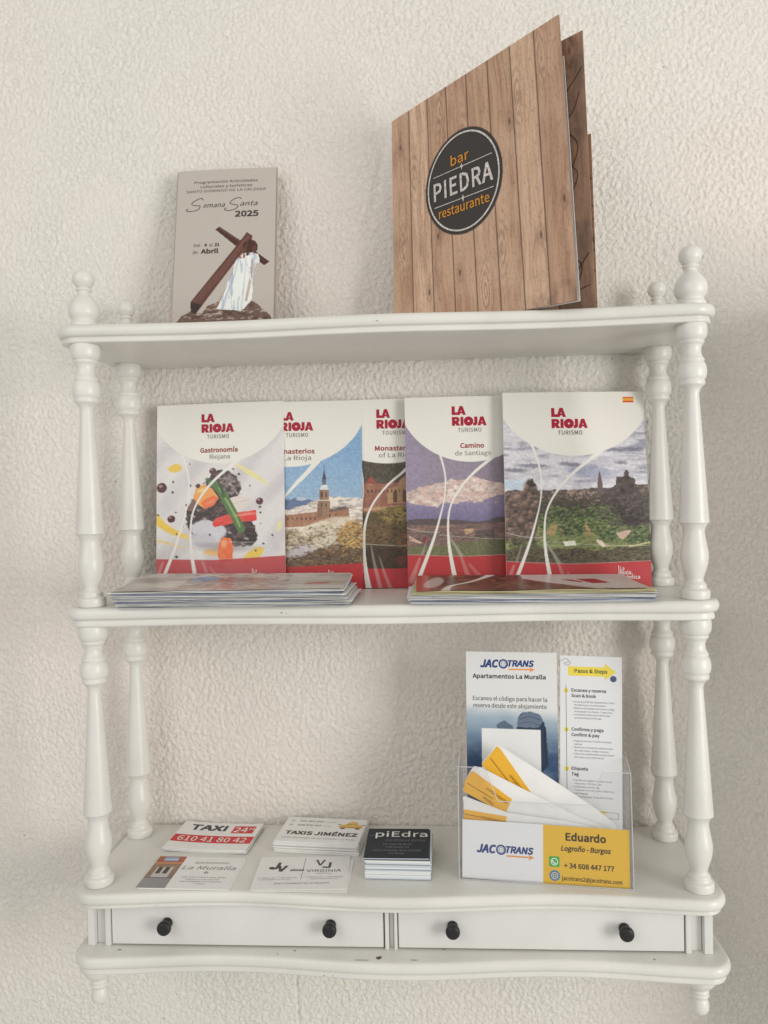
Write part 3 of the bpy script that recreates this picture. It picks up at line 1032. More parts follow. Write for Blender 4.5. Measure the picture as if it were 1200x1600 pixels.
    for cx, cy in ((207, 740), (203, 816), (340, 772), (337, 606), (716, 697), (672, 657), (800, 788), (878, 990), (878, 1073), (966, 1162), (90, 985), (228, 968), (276, 1075), (235, 1132),
                   (255, 1155), (234, 1303), (515, 1375), (490, 1145), (840, 1272), (312, 915), (897, 1222)):
        cv.fill(cv.ell(*q(cx, cy), rn.uniform(0.8, 1.7), rn.uniform(0.8, 1.5), 0, 0.5, 0.5, cx), C(52, 54, 48))
    cv.fill(cv.ell(*q(873, 948), 1.8, 1.6, 0, 0.6), C(80, 110, 60))
    template(cv, w, h, 0, photo=(0.92, 0.05))
    c = cv.build('front_cover', GLOSSY, o, mp)
    G = logo(c, h, 53.5, 12.5, mp, 0.93)
    G.text('Riojana', 75, 66, 5.2, 'c', width=23.5)
    G.build('lettering', ink((98, 96, 96)), c, mp)
    T = Lettering(h)
    T.text('Gastronomía', 74, 58.3, 5.6, 'c', width=44, bold=0.022)
    T.build('lettering', ink((132, 26, 38)), c, mp)
    W = Lettering(h)
    foot_logo(W, 112, 195, 0.9)
    W.build('lettering', ink((226, 216, 206), 1.3), c, mp)
    return c

def art_mon_snow(w, h, o, mp):
    cv = Canvas(w, h, 0.64, C(112, 150, 186))
    q = lambda cx, cy: ((cx + 300) / 6.5, (cy - 115) / 6.42)
    Pq = lambda pts: [q(*p) for p in pts]
    cv.fill(np.clip((cv.D - 60) / 60, 0, 1), C(136, 164, 186), 0.8)
    cv.fill(np.clip((40 - cv.D) / 40, 0, 1), C(84, 124, 172), 0.7)
    # blue mountains, snowy hills
    cv.fill(cv.below(Pq([(-320, 900), (-100, 850), (100, 850), (190, 838), (260, 850), (400, 880), (700, 900)]), 1.5, 3), C(86, 104, 138))
    cv.fill(cv.ell(*q(215, 848), 6, 2, 0, 1), C(176, 190, 204), 0.8)
    hill = cv.below(Pq([(-320, 880), (-100, 900), (110, 930), (250, 890), (320, 860), (450, 835), (560, 845), (670, 850)]), 1.6, 4)
    cv.fill(hill, C(206, 196, 184))
    cv.fill(hill * np.clip((cv.n(9, 2.2, 14, 4) - 0.48) * 5.4, 0, 1), C(140, 126, 112), 0.75)
    # monastery
    brick = C(150, 104, 76)
    bodym = np.maximum.reduce([cv.poly(Pq([(-320, 965), (120, 962), (330, 945), (520, 950), (520, 1010), (330, 1050), (-320, 1075)])), cv.poly(Pq([(400, 940), (570, 920), (580, 1000), (400, 1010)]))])
    cv.fill(bodym, brick)
    cv.fill(bodym * np.clip((cv.n(6, 9, 31, 3) - 0.5) * 3.0, 0, 1), C(184, 138, 104), 0.5)
    cv.fill(cv.poly(Pq([(-320, 950), (330, 925), (335, 945), (120, 965), (-320, 975)]), wob=0.4), C(204, 190, 178))
    cv.fill(cv.poly(Pq([(420, 925), (560, 900), (575, 925), (430, 950)]), wob=0.4), C(96, 82, 76))
    for x in range(-300, 330, 34):
        cv.fill(cv.poly(Pq([(x, 985), (x + 11, 985), (x + 11, 1005), (x, 1005)])), C(70, 50, 44), 0.8)
    for x in (380, 425, 470):
        cv.fill(cv.poly(Pq([(x, 962), (x + 10, 962), (x + 10, 985), (x, 985)])), C(70, 50, 44), 0.8)
    tw = cv.poly(Pq([(335, 860), (352, 855), (354, 780), (422, 780), (424, 855), (432, 860), (432, 930), (400, 990), (335, 990)]))
    cv.fill(tw, C(140, 108, 80))
    cv.fill(tw * (cv.X < q(375, 0)[0]), C(110, 82, 66), 0.6)
    cv.fill(cv.poly(Pq([(332, 855), (436, 855), (436, 866), (332, 866)])), C(196, 178, 160))
    for x in (366, 396):
        cv.fill(cv.poly(Pq([(x, 800), (x + 10, 800), (x + 10, 838), (x, 838)])), C(62, 50, 48))
        cv.fill(cv.poly(Pq([(x, 885), (x + 9, 885), (x + 9, 905), (x, 905)])), C(62, 50, 48))
    cv.fill(cv.poly(Pq([(354, 782), (372, 745), (405, 745), (424, 782)])), C(196, 196, 196))
    cv.fill(cv.poly(Pq([(374, 748), (375, 705), (403, 705), (404, 748)])), C(92, 96, 112))
    cv.fill(cv.poly(Pq([(372, 706), (384, 650), (386, 600), (389, 600), (392, 650), (406, 706)])), C(62, 68, 86))
    # foreground trees and snow
    fg = cv.below(Pq([(-320, 1060), (110, 1070), (200, 1068), (330, 1030), (480, 1010), (560, 1000), (680, 1005)]), 2.5, 6)
    cv.fill(fg, C(150, 130, 100))
    n1, n2 = cv.n(7, 5, 41, 4), cv.n(3, 2.5, 42, 3)
    cv.fill(fg * np.clip((n1 - 0.47) * 4.8, 0, 1), C(204, 190, 162), 0.9)
    cv.fill(fg * np.clip((n2 - 0.56) * 5.4, 0, 1), C(84, 62, 42), 0.9)
    snow = np.maximum(cv.stroke(Pq([(200, 1100), (330, 1070), (470, 1030), (600, 1010)]), [8, 14, 14, 6], 3), cv.stroke(Pq([(280, 1215), (380, 1170), (470, 1120), (540, 1060)]), [13, 13, 10, 8], 3))
    cv.fill(snow * np.clip(0.4 + n1, 0, 1), C(206, 194, 170), 0.85)
    gold = cv.ell(*q(590, 1125), 16, 16, 0, 3, 3, 51)
    cv.fill(gold, C(176, 132, 54), 0.85)
    cv.fill(gold * np.clip((n2 - 0.52) * 5.4, 0, 1), C(112, 78, 34), 0.8)
    dark = cv.below(Pq([(-320, 1260), (120, 1270), (300, 1230), (450, 1190), (660, 1215)]), 3, 8, 3)
    cv.fill(dark, C(74, 58, 44), 0.85)
    cv.fill(dark * np.clip((cv.n(4, 3, 61, 4) - 0.52) * 4.8, 0, 1), C(160, 118, 70), 0.7)
    cv.fill(cv.ell(*q(200, 1235), 18, 7, -0.3, 3, 2, 9), C(178, 170, 176), 0.8)
    cv.clumps((0, 150, 146, 172), 700, 0.7, 2.0, [C(206, 194, 168), C(176, 158, 128), C(132, 108, 78), C(96, 74, 52), C(216, 208, 190)], 21, 0.6, fg)
    cv.clumps((0, 150, 168, 196), 1100, 0.7, 2.0, [C(90, 68, 50), C(130, 100, 66), C(64, 50, 40), C(164, 124, 74), C(112, 92, 70)], 22, 0.7, dark)
    cv.clumps((110, 150, 140, 176), 420, 0.7, 1.9, [C(190, 146, 62), C(150, 110, 48), C(206, 172, 92), C(112, 82, 40)], 23, 0.75, gold)
    cv.clumps((0, 150, 108, 136), 160, 1.0, 3.0, [C(214, 206, 198), C(150, 138, 128), C(190, 180, 170)], 24, 0.5, hill * (1 - bodym) * (1 - tw))
    cv.photo(0.85, 0.16)
    # white field of this cover: disc on the left, a diagonal sweep to the right edge
    cv.fill(cv.below([(0, 190), (70, 192.5), (w, 189)], 0, 1, 0.6), RED, 0.95)
    cv.fill(cv.ell(*q(125, 120), 91, 76, 0, 0.6), WHITE)
    cv.fill(cv.poly(Pq([(-320, 60), (700, 60), (700, 190), (655, 245), (580, 340), (500, 420), (400, 490), (330, 545), (300, 585), (-320, 560)])), WHITE)
    cv.fill(cv.poly(Pq([(330, 545), (240, 650), (170, 720), (105, 800), (60, 850), (60, 870), (105, 825), (185, 745), (260, 675), (345, 590), (400, 530), (420, 490)])), WHITE)
    cv.fill(cv.stroke(Pq([(70, 850), (0, 950), (-60, 1080), (-70, 1200), (-40, 1390), (-20, 1500)]), [1.5, 1.8, 2.5, 4, 7]), WHITE)
    c = cv.build('front_cover', GLOSSY, o, mp)
    G = logo(c, h, 55, 12.5, mp, 0.93)
    G.text('de La Rioja', 68, 69, 5.3, 'c', width=46)
    G.build('lettering', ink((104, 102, 102)), c, mp)
    T = Lettering(h)
    T.text('Monasterios', 71, 61.5, 5.6, 'c', width=48, bold=0.022)
    T.build('lettering', ink((132, 26, 38)), c, mp)
    W = Lettering(h)
    foot_logo(W, 110.5, 197, 0.9)
    W.build('lettering', ink((226, 216, 206), 1.3), c, mp)
    return c

def art_mon_valley(w, h, o, mp):
    cv = Canvas(w, h, 0.64, C(70, 62, 52))
    q = lambda cx, cy: ((cx - 465) / 6.5, (cy - 115) / 6.42)
    Pq = lambda pts: [q(*p) for p in pts]
    n1, n2 = cv.n(6, 5, 71, 4), cv.n(2.4, 2.4, 72, 3)
    cv.fill(np.clip((n2 - 0.45) * 3.6, 0, 1), C(94, 86, 72), 0.6)
    bl = cv.poly(Pq([(465, 760), (730, 745), (770, 700), (805, 745), (850, 750), (1500, 700), (1500, 960), (465, 960)]))
    cv.fill(bl, C(132, 84, 66))
    cv.fill(bl * np.clip((cv.n(5, 8, 73, 3) - 0.5) * 3.0, 0, 1), C(170, 122, 88), 0.6)
    cv.fill(cv.poly(Pq([(720, 748), (768, 690), (810, 748)])), C(142, 66, 52))
    cv.fill(cv.poly(Pq([(890, 790), (960, 770), (985, 720), (1030, 690), (1500, 690), (1500, 900), (890, 900)])), C(160, 122, 84))
    for x in range(735, 1300, 30):
        cv.fill(cv.poly(Pq([(x, 790), (x + 10, 790), (x + 10, 815), (x, 815)])), C(62, 42, 38), 0.8)
    for x in (930, 1000, 1060):
        cv.fill(cv.poly(Pq([(x, 890), (x, 815), (x + 15, 795), (x + 30, 815), (x + 30, 890)])), C(74, 48, 40), 0.85)
    cv.fill(cv.poly(Pq([(465, 940), (1500, 885), (1500, 905), (465, 965)]), wob=0.6), C(176, 138, 100), 0.7)
    sl = cv.below(Pq([(465, 985), (760, 970), (900, 920), (1500, 910)]), 2, 7, 2)
    cv.fill(sl, C(92, 80, 44))
    cv.fill(sl * cv.ell(*q(960, 960), 20, 13, 0, 8), C(160, 138, 62), 0.75)
    cv.fill(sl * np.clip((n1 - 0.5) * 3.6, 0, 1), C(58, 44, 34), 0.85)
    cv.fill(sl * cv.ell(*q(820, 1120), 22, 14, 0, 9), C(104, 76, 50), 0.6)
    cv.clumps((0, 150, 128, 192), 1300, 0.7, 2.3, [C(96, 82, 46), C(70, 56, 38), C(124, 104, 56), C(54, 42, 34), C(112, 80, 52)], 31, 0.65, sl)
    cv.fill(cv.below(Pq([(465, 1200), (1500, 1230)]), 2, 9, 6), C(52, 34, 30), 0.8)
    cv.fill(cv.ell(*q(1020, 1190), 9, 11, 0, 5) * np.clip((n2 - 0.35) * 2.4, 0, 1), C(160, 78, 44), 0.7)
    cv.fill(cv.ell(*q(1010, 1320), 10, 6, 0, 4), C(120, 52, 40), 0.6)
    cv.photo(0.85, 0.18)
    cv.fill(cv.below([(0, 196), (70, 197), (w, 194)], 0, 1, 0.6), RED, 0.95)
    for pts, a in ((([(760, 1205), (780, 1330), (830, 1540)]), 0.25), (([(820, 1290), (860, 1420), (910, 1545)]), 0.2)):
        cv.fill(cv.stroke(Pq(pts), [0.8, 3, 5], 1.4), WHITE, a)
    cv.fill(cv.stroke(Pq([(715, 1195), (850, 1205), (1040, 1215)]), [0.5, 0.5], 0.5), WHITE, 0.6)
    cv.fill(cv.ell(*q(900, 130), 92, 73, 0, 0.6), WHITE)
    cv.fill(cv.poly(Pq([(440, 60), (1500, 60), (1500, 240), (690, 560), (560, 380), (465, 240)])), WHITE)
    cv.fill(cv.stroke(Pq([(655, 540), (690, 640), (705, 780), (695, 920)]), [4, 2.6, 1.6, 1.2]), WHITE)
    cv.fill(cv.stroke(Pq([(1100, 580), (1000, 670), (880, 770), (770, 910), (715, 1060), (705, 1250), (720, 1420), (745, 1560)]), [4, 2.6, 2.0, 2.2, 3.2, 4.6, 8]), WHITE)
    c = cv.build('front_cover', GLOSSY, o, mp)
    G = logo(c, h, 53.3, 12.0, mp, 0.95, 'TOURISM')
    G.text('of La Rioja', 55.5, 68.3, 5.3, 'l', width=42)
    G.build('lettering', ink((104, 102, 102)), c, mp)
    T = Lettering(h)
    T.text('Monasteries', 51.5, 60.5, 5.6, 'l', width=46, bold=0.022)
    T.build('lettering', ink((132, 26, 38)), c, mp)
    return c

def art_camino(w, h, o, mp):
    cv = Canvas(w, h, 0.64, C(134, 122, 138))
    q = lambda cx, cy: ((cx - 62) / 6.5, (cy - 90) / 6.42)
    Pq = lambda pts: [q(*p) for p in pts]
    cv.fill(np.clip((cv.X - 70) / 50, 0, 1), C(112, 100, 110), 0.7)
    cv.fill(np.clip(1 - cv.X / 30, 0, 1), C(136, 124, 152), 0.7)
    mt = cv.below(Pq([(50, 800), (150, 760), (250, 745), (320, 730), (390, 700), (440, 715), (480, 705), (560, 682), (640, 710), (720, 730), (820, 740), (1100, 760)]), 1.6, 3)
    cv.fill(mt, C(188, 160, 148))
    cv.fill(mt * np.clip((cv.n(7, 4, 81, 4) - 0.47) * 4.2, 0, 1), C(214, 196, 186), 0.8)
    cv.fill(mt * np.clip((cv.n(5, 3, 82, 4) - 0.56) * 4.8, 0, 1), C(142, 122, 126), 0.7)
    cv.fill(cv.below(Pq([(50, 855), (130, 885), (290, 905), (330, 870), (430, 880), (520, 860), (560, 880), (660, 850), (760, 820), (1100, 800)]), 1.4, 4), C(124, 114, 146))
    cv.fill(cv.below(Pq([(50, 940), (1100, 960)]), 0, 1, 18), C(104, 96, 130), 0.9)
    cv.fill(cv.below(Pq([(50, 1000), (140, 990), (280, 990), (420, 1000), (560, 1018), (640, 1010), (720, 985), (820, 985), (1100, 970)]), 0.8, 5), C(84, 72, 72))
    fields = cv.below(Pq([(50, 1030), (300, 1040), (560, 1030), (1100, 1020)]), 0.8, 6)
    cv.fill(fields, C(112, 88, 82))
    cv.fill(fields * np.clip((cv.n(16, 2.6, 85, 4) - 0.5) * 3.6, 0, 1), C(146, 112, 96), 0.8)
    cv.fill(fields * np.clip((cv.n(12, 2.2, 86, 4) - 0.56) * 4.8, 0, 1), C(72, 62, 62), 0.8)
    cv.fill(cv.poly(Pq([(80, 1110), (170, 1160), (160, 1170), (75, 1145)]), wob=0.5), C(206, 168, 142), 0.8)
    cv.fill(cv.poly(Pq([(480, 1070), (545, 1060), (550, 1090), (490, 1110)]), wob=0.5), C(190, 150, 104), 0.7)
    cv.fill(cv.ell(*q(195, 1145), 3, 4, 0, 0.8), C(120, 48, 40))
    cv.fill(cv.poly(Pq([(565, 1080), (700, 1075), (705, 1135), (560, 1135)]), wob=1.0), C(74, 66, 62), 0.8)
    green = cv.below(Pq([(50, 1185), (300, 1190), (500, 1160), (800, 1130), (1100, 1120)]), 1, 8, 1.5)
    cv.fill(green, C(104, 104, 66))
    cv.fill(green * np.clip((cv.n(2.2, 1.6, 91, 3) - 0.5) * 4.2, 0, 1), C(78, 80, 48), 0.7)
    cv.fill(np.clip((cv.X - 78) / 40, 0, 1) * green, C(72, 70, 46), 0.6)
    cv.clumps((0, 150, 144, 172), 420, 0.8, 2.6, [C(122, 96, 88), C(92, 76, 72), C(150, 120, 102), C(76, 70, 60)], 41, 0.5, fields * (1 - green), 0.4)
    cv.clumps((0, 150, 166, 206), 500, 0.6, 1.6, [C(112, 112, 70), C(92, 94, 58), C(124, 120, 80)], 42, 0.5, green, 0.6)
    cv.clumps((0, 150, 92, 124), 220, 1.0, 3.4, [C(204, 182, 170), C(222, 206, 196), C(166, 142, 136), C(184, 158, 148)], 43, 0.4, mt, 0.5)
    template(cv, w, h, 0, sx=6, bot=79)
    c = cv.build('front_cover', GLOSSY, o, mp)
    G = logo(c, h, 53.8, 11.5, mp, 0.95)
    G.text('de Santiago', 77, 68.5, 5.2, 'c', width=41)
    G.build('lettering', ink((120, 116, 112)), c, mp)
    T = Lettering(h)
    T.text('Camino', 76, 60.0, 5.6, 'c', width=27, bold=0.022)
    T.build('lettering', ink((140, 26, 44)), c, mp)
    return c

def art_rocks(w, h, o, mp):
    cv = Canvas(w, h, 0.64, C(190, 188, 194))
    q = lambda cx, cy: ((cx - 38) / 6.32, (cy - 92) / 6.15)
    Pq = lambda pts: [q(*p) for p in pts]
    cl = cv.n(28, 6, 101, 4)
    cv.fill(np.clip((cl - 0.5) * 3.0, 0, 1), C(146, 142, 156), 0.8)
    cv.fill(np.clip((cv.n(22, 4, 102, 4) - 0.56) * 4.8, 0, 1), C(112, 112, 134), 0.7)
    cv.fill(cv.ell(*q(640, 650), 26, 7, 0.1, 3, 2, 3), C(126, 130, 160), 0.7)
    for cx, cy, rx in ((800, 500, 17), (240, 610, 18), (860, 590, 6), (110, 640, 13), (960, 500, 10), (500, 600, 12)):
        cv.fill(cv.ell(*q(cx, cy), rx, 2.3, 0.05, 1.5, 1.4, int(cx)), C(96, 94, 112), 0.75)
    cv.fill(cv.ell(*q(100, 745), 20, 7, 0, 3), C(150, 178, 196), 0.8)
    cv.fill(cv.below(Pq([(38, 690), (1100, 690)]), 0, 1, 9) * np.clip(1 - cl, 0, 1), C(206, 206, 210), 0.7)
    # town ridge and hills
    hl = cv.below(Pq([(38, 785), (120, 775), (200, 790), (380, 775), (520, 780), (640, 765), (760, 765), (960, 740), (1100, 735)]), 1.2, 5)
    cv.fill(hl, C(84, 74, 70))
    cv.fill(hl * np.clip((cv.n(3, 2.4, 103, 3) - 0.56) * 4.8, 0, 1), C(142, 118, 104), 0.6)
    cv.fill(hl * cv.ell(*q(550, 800), 14, 6, 0, 3) * np.clip((cv.n(1.8, 1.8, 104, 2) - 0.5) * 4.8, 0, 1), C(180, 148, 130), 0.7)
    cv.fill(cv.below(Pq([(38, 850), (330, 850), (500, 830), (640, 850), (1100, 830)]), 2, 6, 3), C(66, 62, 54), 0.85)
    # spire
    cv.fill(cv.poly(Pq([(684, 790), (690, 700), (700, 660), (704, 650), (708, 660), (718, 705), (728, 800)])), C(98, 82, 84))
    # rocks left
    rl = cv.poly(Pq([(30, 800), (100, 790), (165, 790), (190, 720), (205, 705), (238, 695), (235, 725), (262, 745), (265, 860), (245, 960), (240, 1060), (270, 1060), (260, 1150), (30, 1160)]), wob=1.2, seed=8)
    cv.fill(rl, C(104, 84, 76))
    cv.fill(rl * np.clip((cv.n(4, 14, 105, 4) - 0.5) * 3.6, 0, 1), C(140, 112, 96), 0.7)
    cv.fill(rl * np.clip((cv.n(3, 9, 106, 3) - 0.6) * 5.4, 0, 1), C(56, 48, 42), 0.8)
    cv.fill(cv.poly(Pq([(170, 785), (200, 715), (238, 698), (235, 725), (262, 745), (262, 785)]), wob=0.8, seed=2), C(66, 58, 56))
    # rock right
    rr = cv.poly(Pq([(650, 880), (690, 830), (750, 790), (815, 740), (820, 690), (875, 685), (882, 642), (905, 642), (910, 685), (950, 700), (955, 760), (1000, 820), (1060, 900), (1100, 960), (1100, 1060), (900, 1060), (700, 990)]), wob=1.0, seed=9)
    cv.fill(rr, C(78, 68, 66))
    cv.fill(rr * np.clip((cv.n(9, 5, 107, 4) - 0.5) * 3.6, 0, 1), C(98, 86, 82), 0.7)
    cv.fill(rr * np.clip((cv.n(4, 8, 108, 4) - 0.57) * 4.8, 0, 1), C(46, 44, 40), 0.8)
    # roofs and walls of the town along the ridge
    rt = random.Random(12)
    for k in range(60):
        bx, by = rt.uniform(270, 690), rt.uniform(785, 850)
        bw, bh = rt.uniform(6, 20), rt.uniform(5, 12)
        cv.fill(cv.poly(Pq([(bx, by), (bx + bw, by), (bx + bw, by + bh), (bx, by + bh)]), wob=0.4, seed=k), C(*rt.choice([(150, 124, 108), (122, 92, 78), (176, 156, 140), (96, 82, 74), (136, 88, 66)])), 0.6)
    cv.fill(rl * np.clip((cv.X - q(205, 0)[0]) / 8, 0, 1), C(60, 50, 46), 0.5)
    cv.fill(rr * cv.ell(*q(900, 960), 22, 12, 0.2, 8, 2, 6), C(38, 34, 32), 0.7)
    # park
    park = cv.below(Pq([(240, 980), (450, 970), (640, 960), (800, 1030), (1100, 1010)]), 2.0, 8, 1.5) * cv.below(Pq([(38, 1130), (240, 1110), (280, 960), (1100, 960)]), 0, 1, 2)
    cv.fill(park, C(108, 118, 64))
    cv.fill(park * np.clip((cv.n(10, 3, 109, 4) - 0.5) * 4.2, 0, 1), C(142, 148, 86), 0.7)
    cv.fill(park * np.clip((cv.n(5, 2.5, 110, 4) - 0.56) * 5.4, 0, 1), C(70, 86, 46), 0.85)
    cv.fill(cv.poly(Pq([(590, 1010), (650, 1000), (640, 1080), (590, 1080)]), wob=1), C(176, 134, 88), 0.8)
    cv.fill(cv.poly(Pq([(330, 1030), (400, 1010), (380, 1080), (320, 1080)]), wob=1), C(176, 134, 88), 0.7)
    for cx, cy, rx, ry, sd in ((390, 940, 12, 9, 1), (470, 990, 10, 14, 2), (545, 960, 8, 11, 3), (720, 990, 18, 17, 4), (750, 1060, 12, 12, 5), (660, 920, 9, 7, 7), (960, 1090, 17, 10, 6), (120, 1130, 9, 5, 8), (490, 1050, 14, 6, 9), (300, 990, 6, 8, 10)):
        t = cv.ell(*q(cx, cy), rx, ry, 0, 1, 3.0, 200 + sd)
        cv.fill(t, C(50, 62, 38))
        cv.fill(t * np.clip((cv.n(2.6, 2.4, 120 + sd, 3) - 0.5) * 4.8, 0, 1), C(112, 128, 76), 0.9)
        cv.fill(t * np.clip((cv.n(1.6, 1.6, 160 + sd, 2) - 0.55) * 6, 0, 1), C(34, 42, 26), 0.6)
    GR = [C(104, 122, 66), C(84, 104, 54), C(128, 142, 80), C(66, 82, 46), C(96, 110, 60)]
    tr_ = np.maximum.reduce([cv.ell(*q(cx, cy), rx + 1, ry + 1) for cx, cy, rx, ry in ((390, 940, 12, 9), (470, 990, 10, 14), (545, 960, 8, 11), (720, 990, 18, 17), (750, 1060, 12, 12), (660, 920, 9, 7), (960, 1090, 17, 10), (120, 1130, 9, 5), (490, 1050, 14, 6), (300, 990, 6, 8))])
    cv.clumps((0, 158, 126, 172), 1500, 0.8, 2.2, GR, 5, 0.85, tr_)
    cv.clumps((0, 158, 140, 176), 260, 0.8, 2.6, GR + [C(150, 158, 92), C(160, 130, 90)], 6, 0.6, park)
    cv.clumps((0, 158, 118, 142), 420, 0.8, 2.0, [C(72, 66, 54), C(60, 60, 48), C(96, 84, 72), C(118, 100, 86)], 7, 0.6, hl)
    cv.clumps((0, 158, 96, 160), 700, 0.9, 3.2, [C(86, 74, 70), C(66, 57, 54), C(104, 90, 84), C(52, 46, 44)], 8, 0.5, rr, 1.1)
    cv.clumps((0, 60, 100, 172), 420, 0.9, 3.4, [C(128, 102, 88), C(96, 78, 70), C(150, 122, 106), C(70, 58, 54)], 9, 0.5, rl, 1.6)
    cv.fill(cv.poly(Pq([(435, 1130), (515, 1125), (525, 1158), (445, 1160)])), C(206, 204, 190))
    cv.fill(cv.poly(Pq([(665, 1115), (700, 1125), (735, 1165), (710, 1170), (670, 1140)]), wob=0.6), C(206, 180, 164), 0.9)
    cv.fill(cv.poly(Pq([(800, 1075), (900, 1050), (910, 1065), (850, 1120), (830, 1110)]), wob=0.6), C(192, 160, 140), 0.8)
    dk0 = cv.below(Pq([(38, 1180), (1100, 1165)]))
    dk = cv.below(Pq([(38, 1180), (240, 1150), (330, 1190), (560, 1170), (660, 1195), (820, 1175), (1100, 1150)]), 2, 9, 1.5)
    cv.fill(dk, C(84, 72, 54), 0.9)
    cv.fill(dk * np.clip((cv.n(4, 2, 111, 4) - 0.52) * 4.8, 0, 1), C(50, 48, 36), 0.8)
    cv.clumps((0, 158, 174, 190), 420, 0.8, 2.2, [C(92, 80, 58), C(66, 60, 44), C(118, 104, 74), C(54, 52, 38)], 11, 0.7, dk0)
    cv.fill(cv.poly(Pq([(885, 1165), (1050, 1130), (1100, 1125), (1100, 1132), (1050, 1140), (890, 1172)])), C(206, 190, 140), 0.7)
    template(cv, w, h, 0, bot=72)
    # flag
    fx, fd = q(890, 130)[0], q(0, 128)[1]
    cv.fill(((cv.X > fx) & (cv.X < fx + 11.6) & (cv.D > fd) & (cv.D < fd + 6.4)).astype(float), C(196, 62, 36))
    cv.fill(((cv.X > fx) & (cv.X < fx + 11.6) & (cv.D > fd + 1.8) & (cv.D < fd + 4.9)).astype(float), C(226, 152, 54))
    c = cv.build('front_cover', GLOSSY, o, mp)
    G = logo(c, h, 54, 18.5, mp, 0.97)
    G.build('lettering', ink((70, 70, 72)), c, mp)
    W = Lettering(h)
    foot_logo(W, 122.5, 196.5, 1.02, True)
    W.build('lettering', ink((226, 216, 206), 1.3), c, mp)
    return c

# right-most one is the largest and stands in front of the others' edges
booklet('white food booklet with carrot and peppers on the cover, first from the left', (-0.2706, -0.0400, 0.2848), (-0.1206, -0.0395, 0.2866), (-0.2776, -0.0150, 0.5025), art_gastro)
booklet('booklet with snowy monastery tower and blue sky, partly behind the food booklet', (-0.1830, -0.0300, 0.2850), (-0.0330, -0.0290, 0.2842), (-0.1855, -0.0125, 0.5055), art_mon_snow)
booklet('booklet with brown monastery in a dark valley, mostly hidden between two others', (-0.0690, -0.0235, 0.2850), (0.0810, -0.0225, 0.2845), (-0.0700, -0.0085, 0.5040), art_mon_valley)
booklet('booklet with pink snowy mountain above green fields and purple sky', (0.0187, -0.0420, 0.2850), (0.1687, -0.0350, 0.2846), (0.0168, -0.0190, 0.5050), art_camino, bow=0.002)
booklet('largest booklet, red rocks and green park under clouds, small flag in its corner', (0.1275, -0.0560, 0.2870), (0.2868, -0.0490, 0.2848), (0.1300, -0.0280, 0.5055), art_rocks, w=0.1585, h=0.219, t=0.0045)

# ---------------------------------------------------------------- flat magazines lying on the middle shelf
def wavy_slab(w, d, t, seed, amp=0.0006, curl=0.0, layers=2, nx=30, ny=6, mat=PAPER, skew=0.0, name='folded_sheets', parent=None):
    """folded newspaper: layered thin sheets with wavy edges and a small gap between"""
    rn = random.Random(seed)
    mb = MB()
    ph = [rn.uniform(0, 6) for _ in range(6)]
    lt = t / layers
    for l in range(layers):
        z0 = l * lt
        dx0, dx1, dy0 = rn.uniform(-0.002, 0.002), rn.uniform(-0.002, 0.002), rn.uniform(-0.0012, 0.0012)
        v = []
        for s_ in (0, 1):
            for j in range(ny + 1):
                for i in range(nx + 1):
                    u, q = i / nx, j / ny
                    x = dx0 + (w + dx1 - dx0) * u + skew * q
                    y = dy0 + (d - dy0) * q
                    wave = amp * (math.sin(u * 9 + ph[0] + l * 0.8) + 0.6 * math.sin(u * 21 + ph[1] + l) + 0.5 * math.sin(q * 5 + ph[2])) * (0.4 + 0.6 * abs(2 * u - 1))
                    thick = lt * (0.42 + 0.20 * math.sin(u * 13 + ph[3] + l * 2))
                    z = z0 + (thick if s_ else 0) + wave + curl * (q ** 2) * (1 - 0.3 * u)
                    v.append((x, y, z))
        m = (nx + 1) * (ny + 1)
        g = lambda s_, i, j: s_ * m + j * (nx + 1) + i
        f = []
        for j in range(ny):
            for i in range(nx):
                f.append((g(0, i, j), g(0, i, j + 1), g(0, i + 1, j + 1), g(0, i + 1, j)))
                f.append((g(1, i, j), g(1, i + 1, j), g(1, i + 1, j + 1), g(1, i, j + 1)))
        for i in range(nx):
            f.append((g(0, i, 0), g(0, i + 1, 0), g(1, i + 1, 0), g(1, i, 0)))
            f.append((g(0, i, ny), g(1, i, ny), g(1, i + 1, ny), g(0, i + 1, ny)))
        for j in range(ny):
            f.append((g(0, 0, j), g(1, 0, j), g(1, 0, j + 1), g(0, 0, j + 1)))
            f.append((g(0, nx, j), g(0, nx, j + 1), g(1, nx, j + 1), g(1, nx, j)))
        mb.add(v, f)
    return mb.build(name, mat, parent, smooth=False)

def mag_print(o, w, d, z, curl, cv, wavef=None):
    def mp(x, zz, off):
        u, q_ = x / w, zz / d
        return (x, zz, z + off + curl * (q_ ** 2) * (1 - 0.3 * u) + 0.0001 * np.sin(u * 9))
    # canvas built face-up
    ob = cv.build('cover_print', GLOSSY, o, mp)
    ob.data.flip_normals()
    return ob

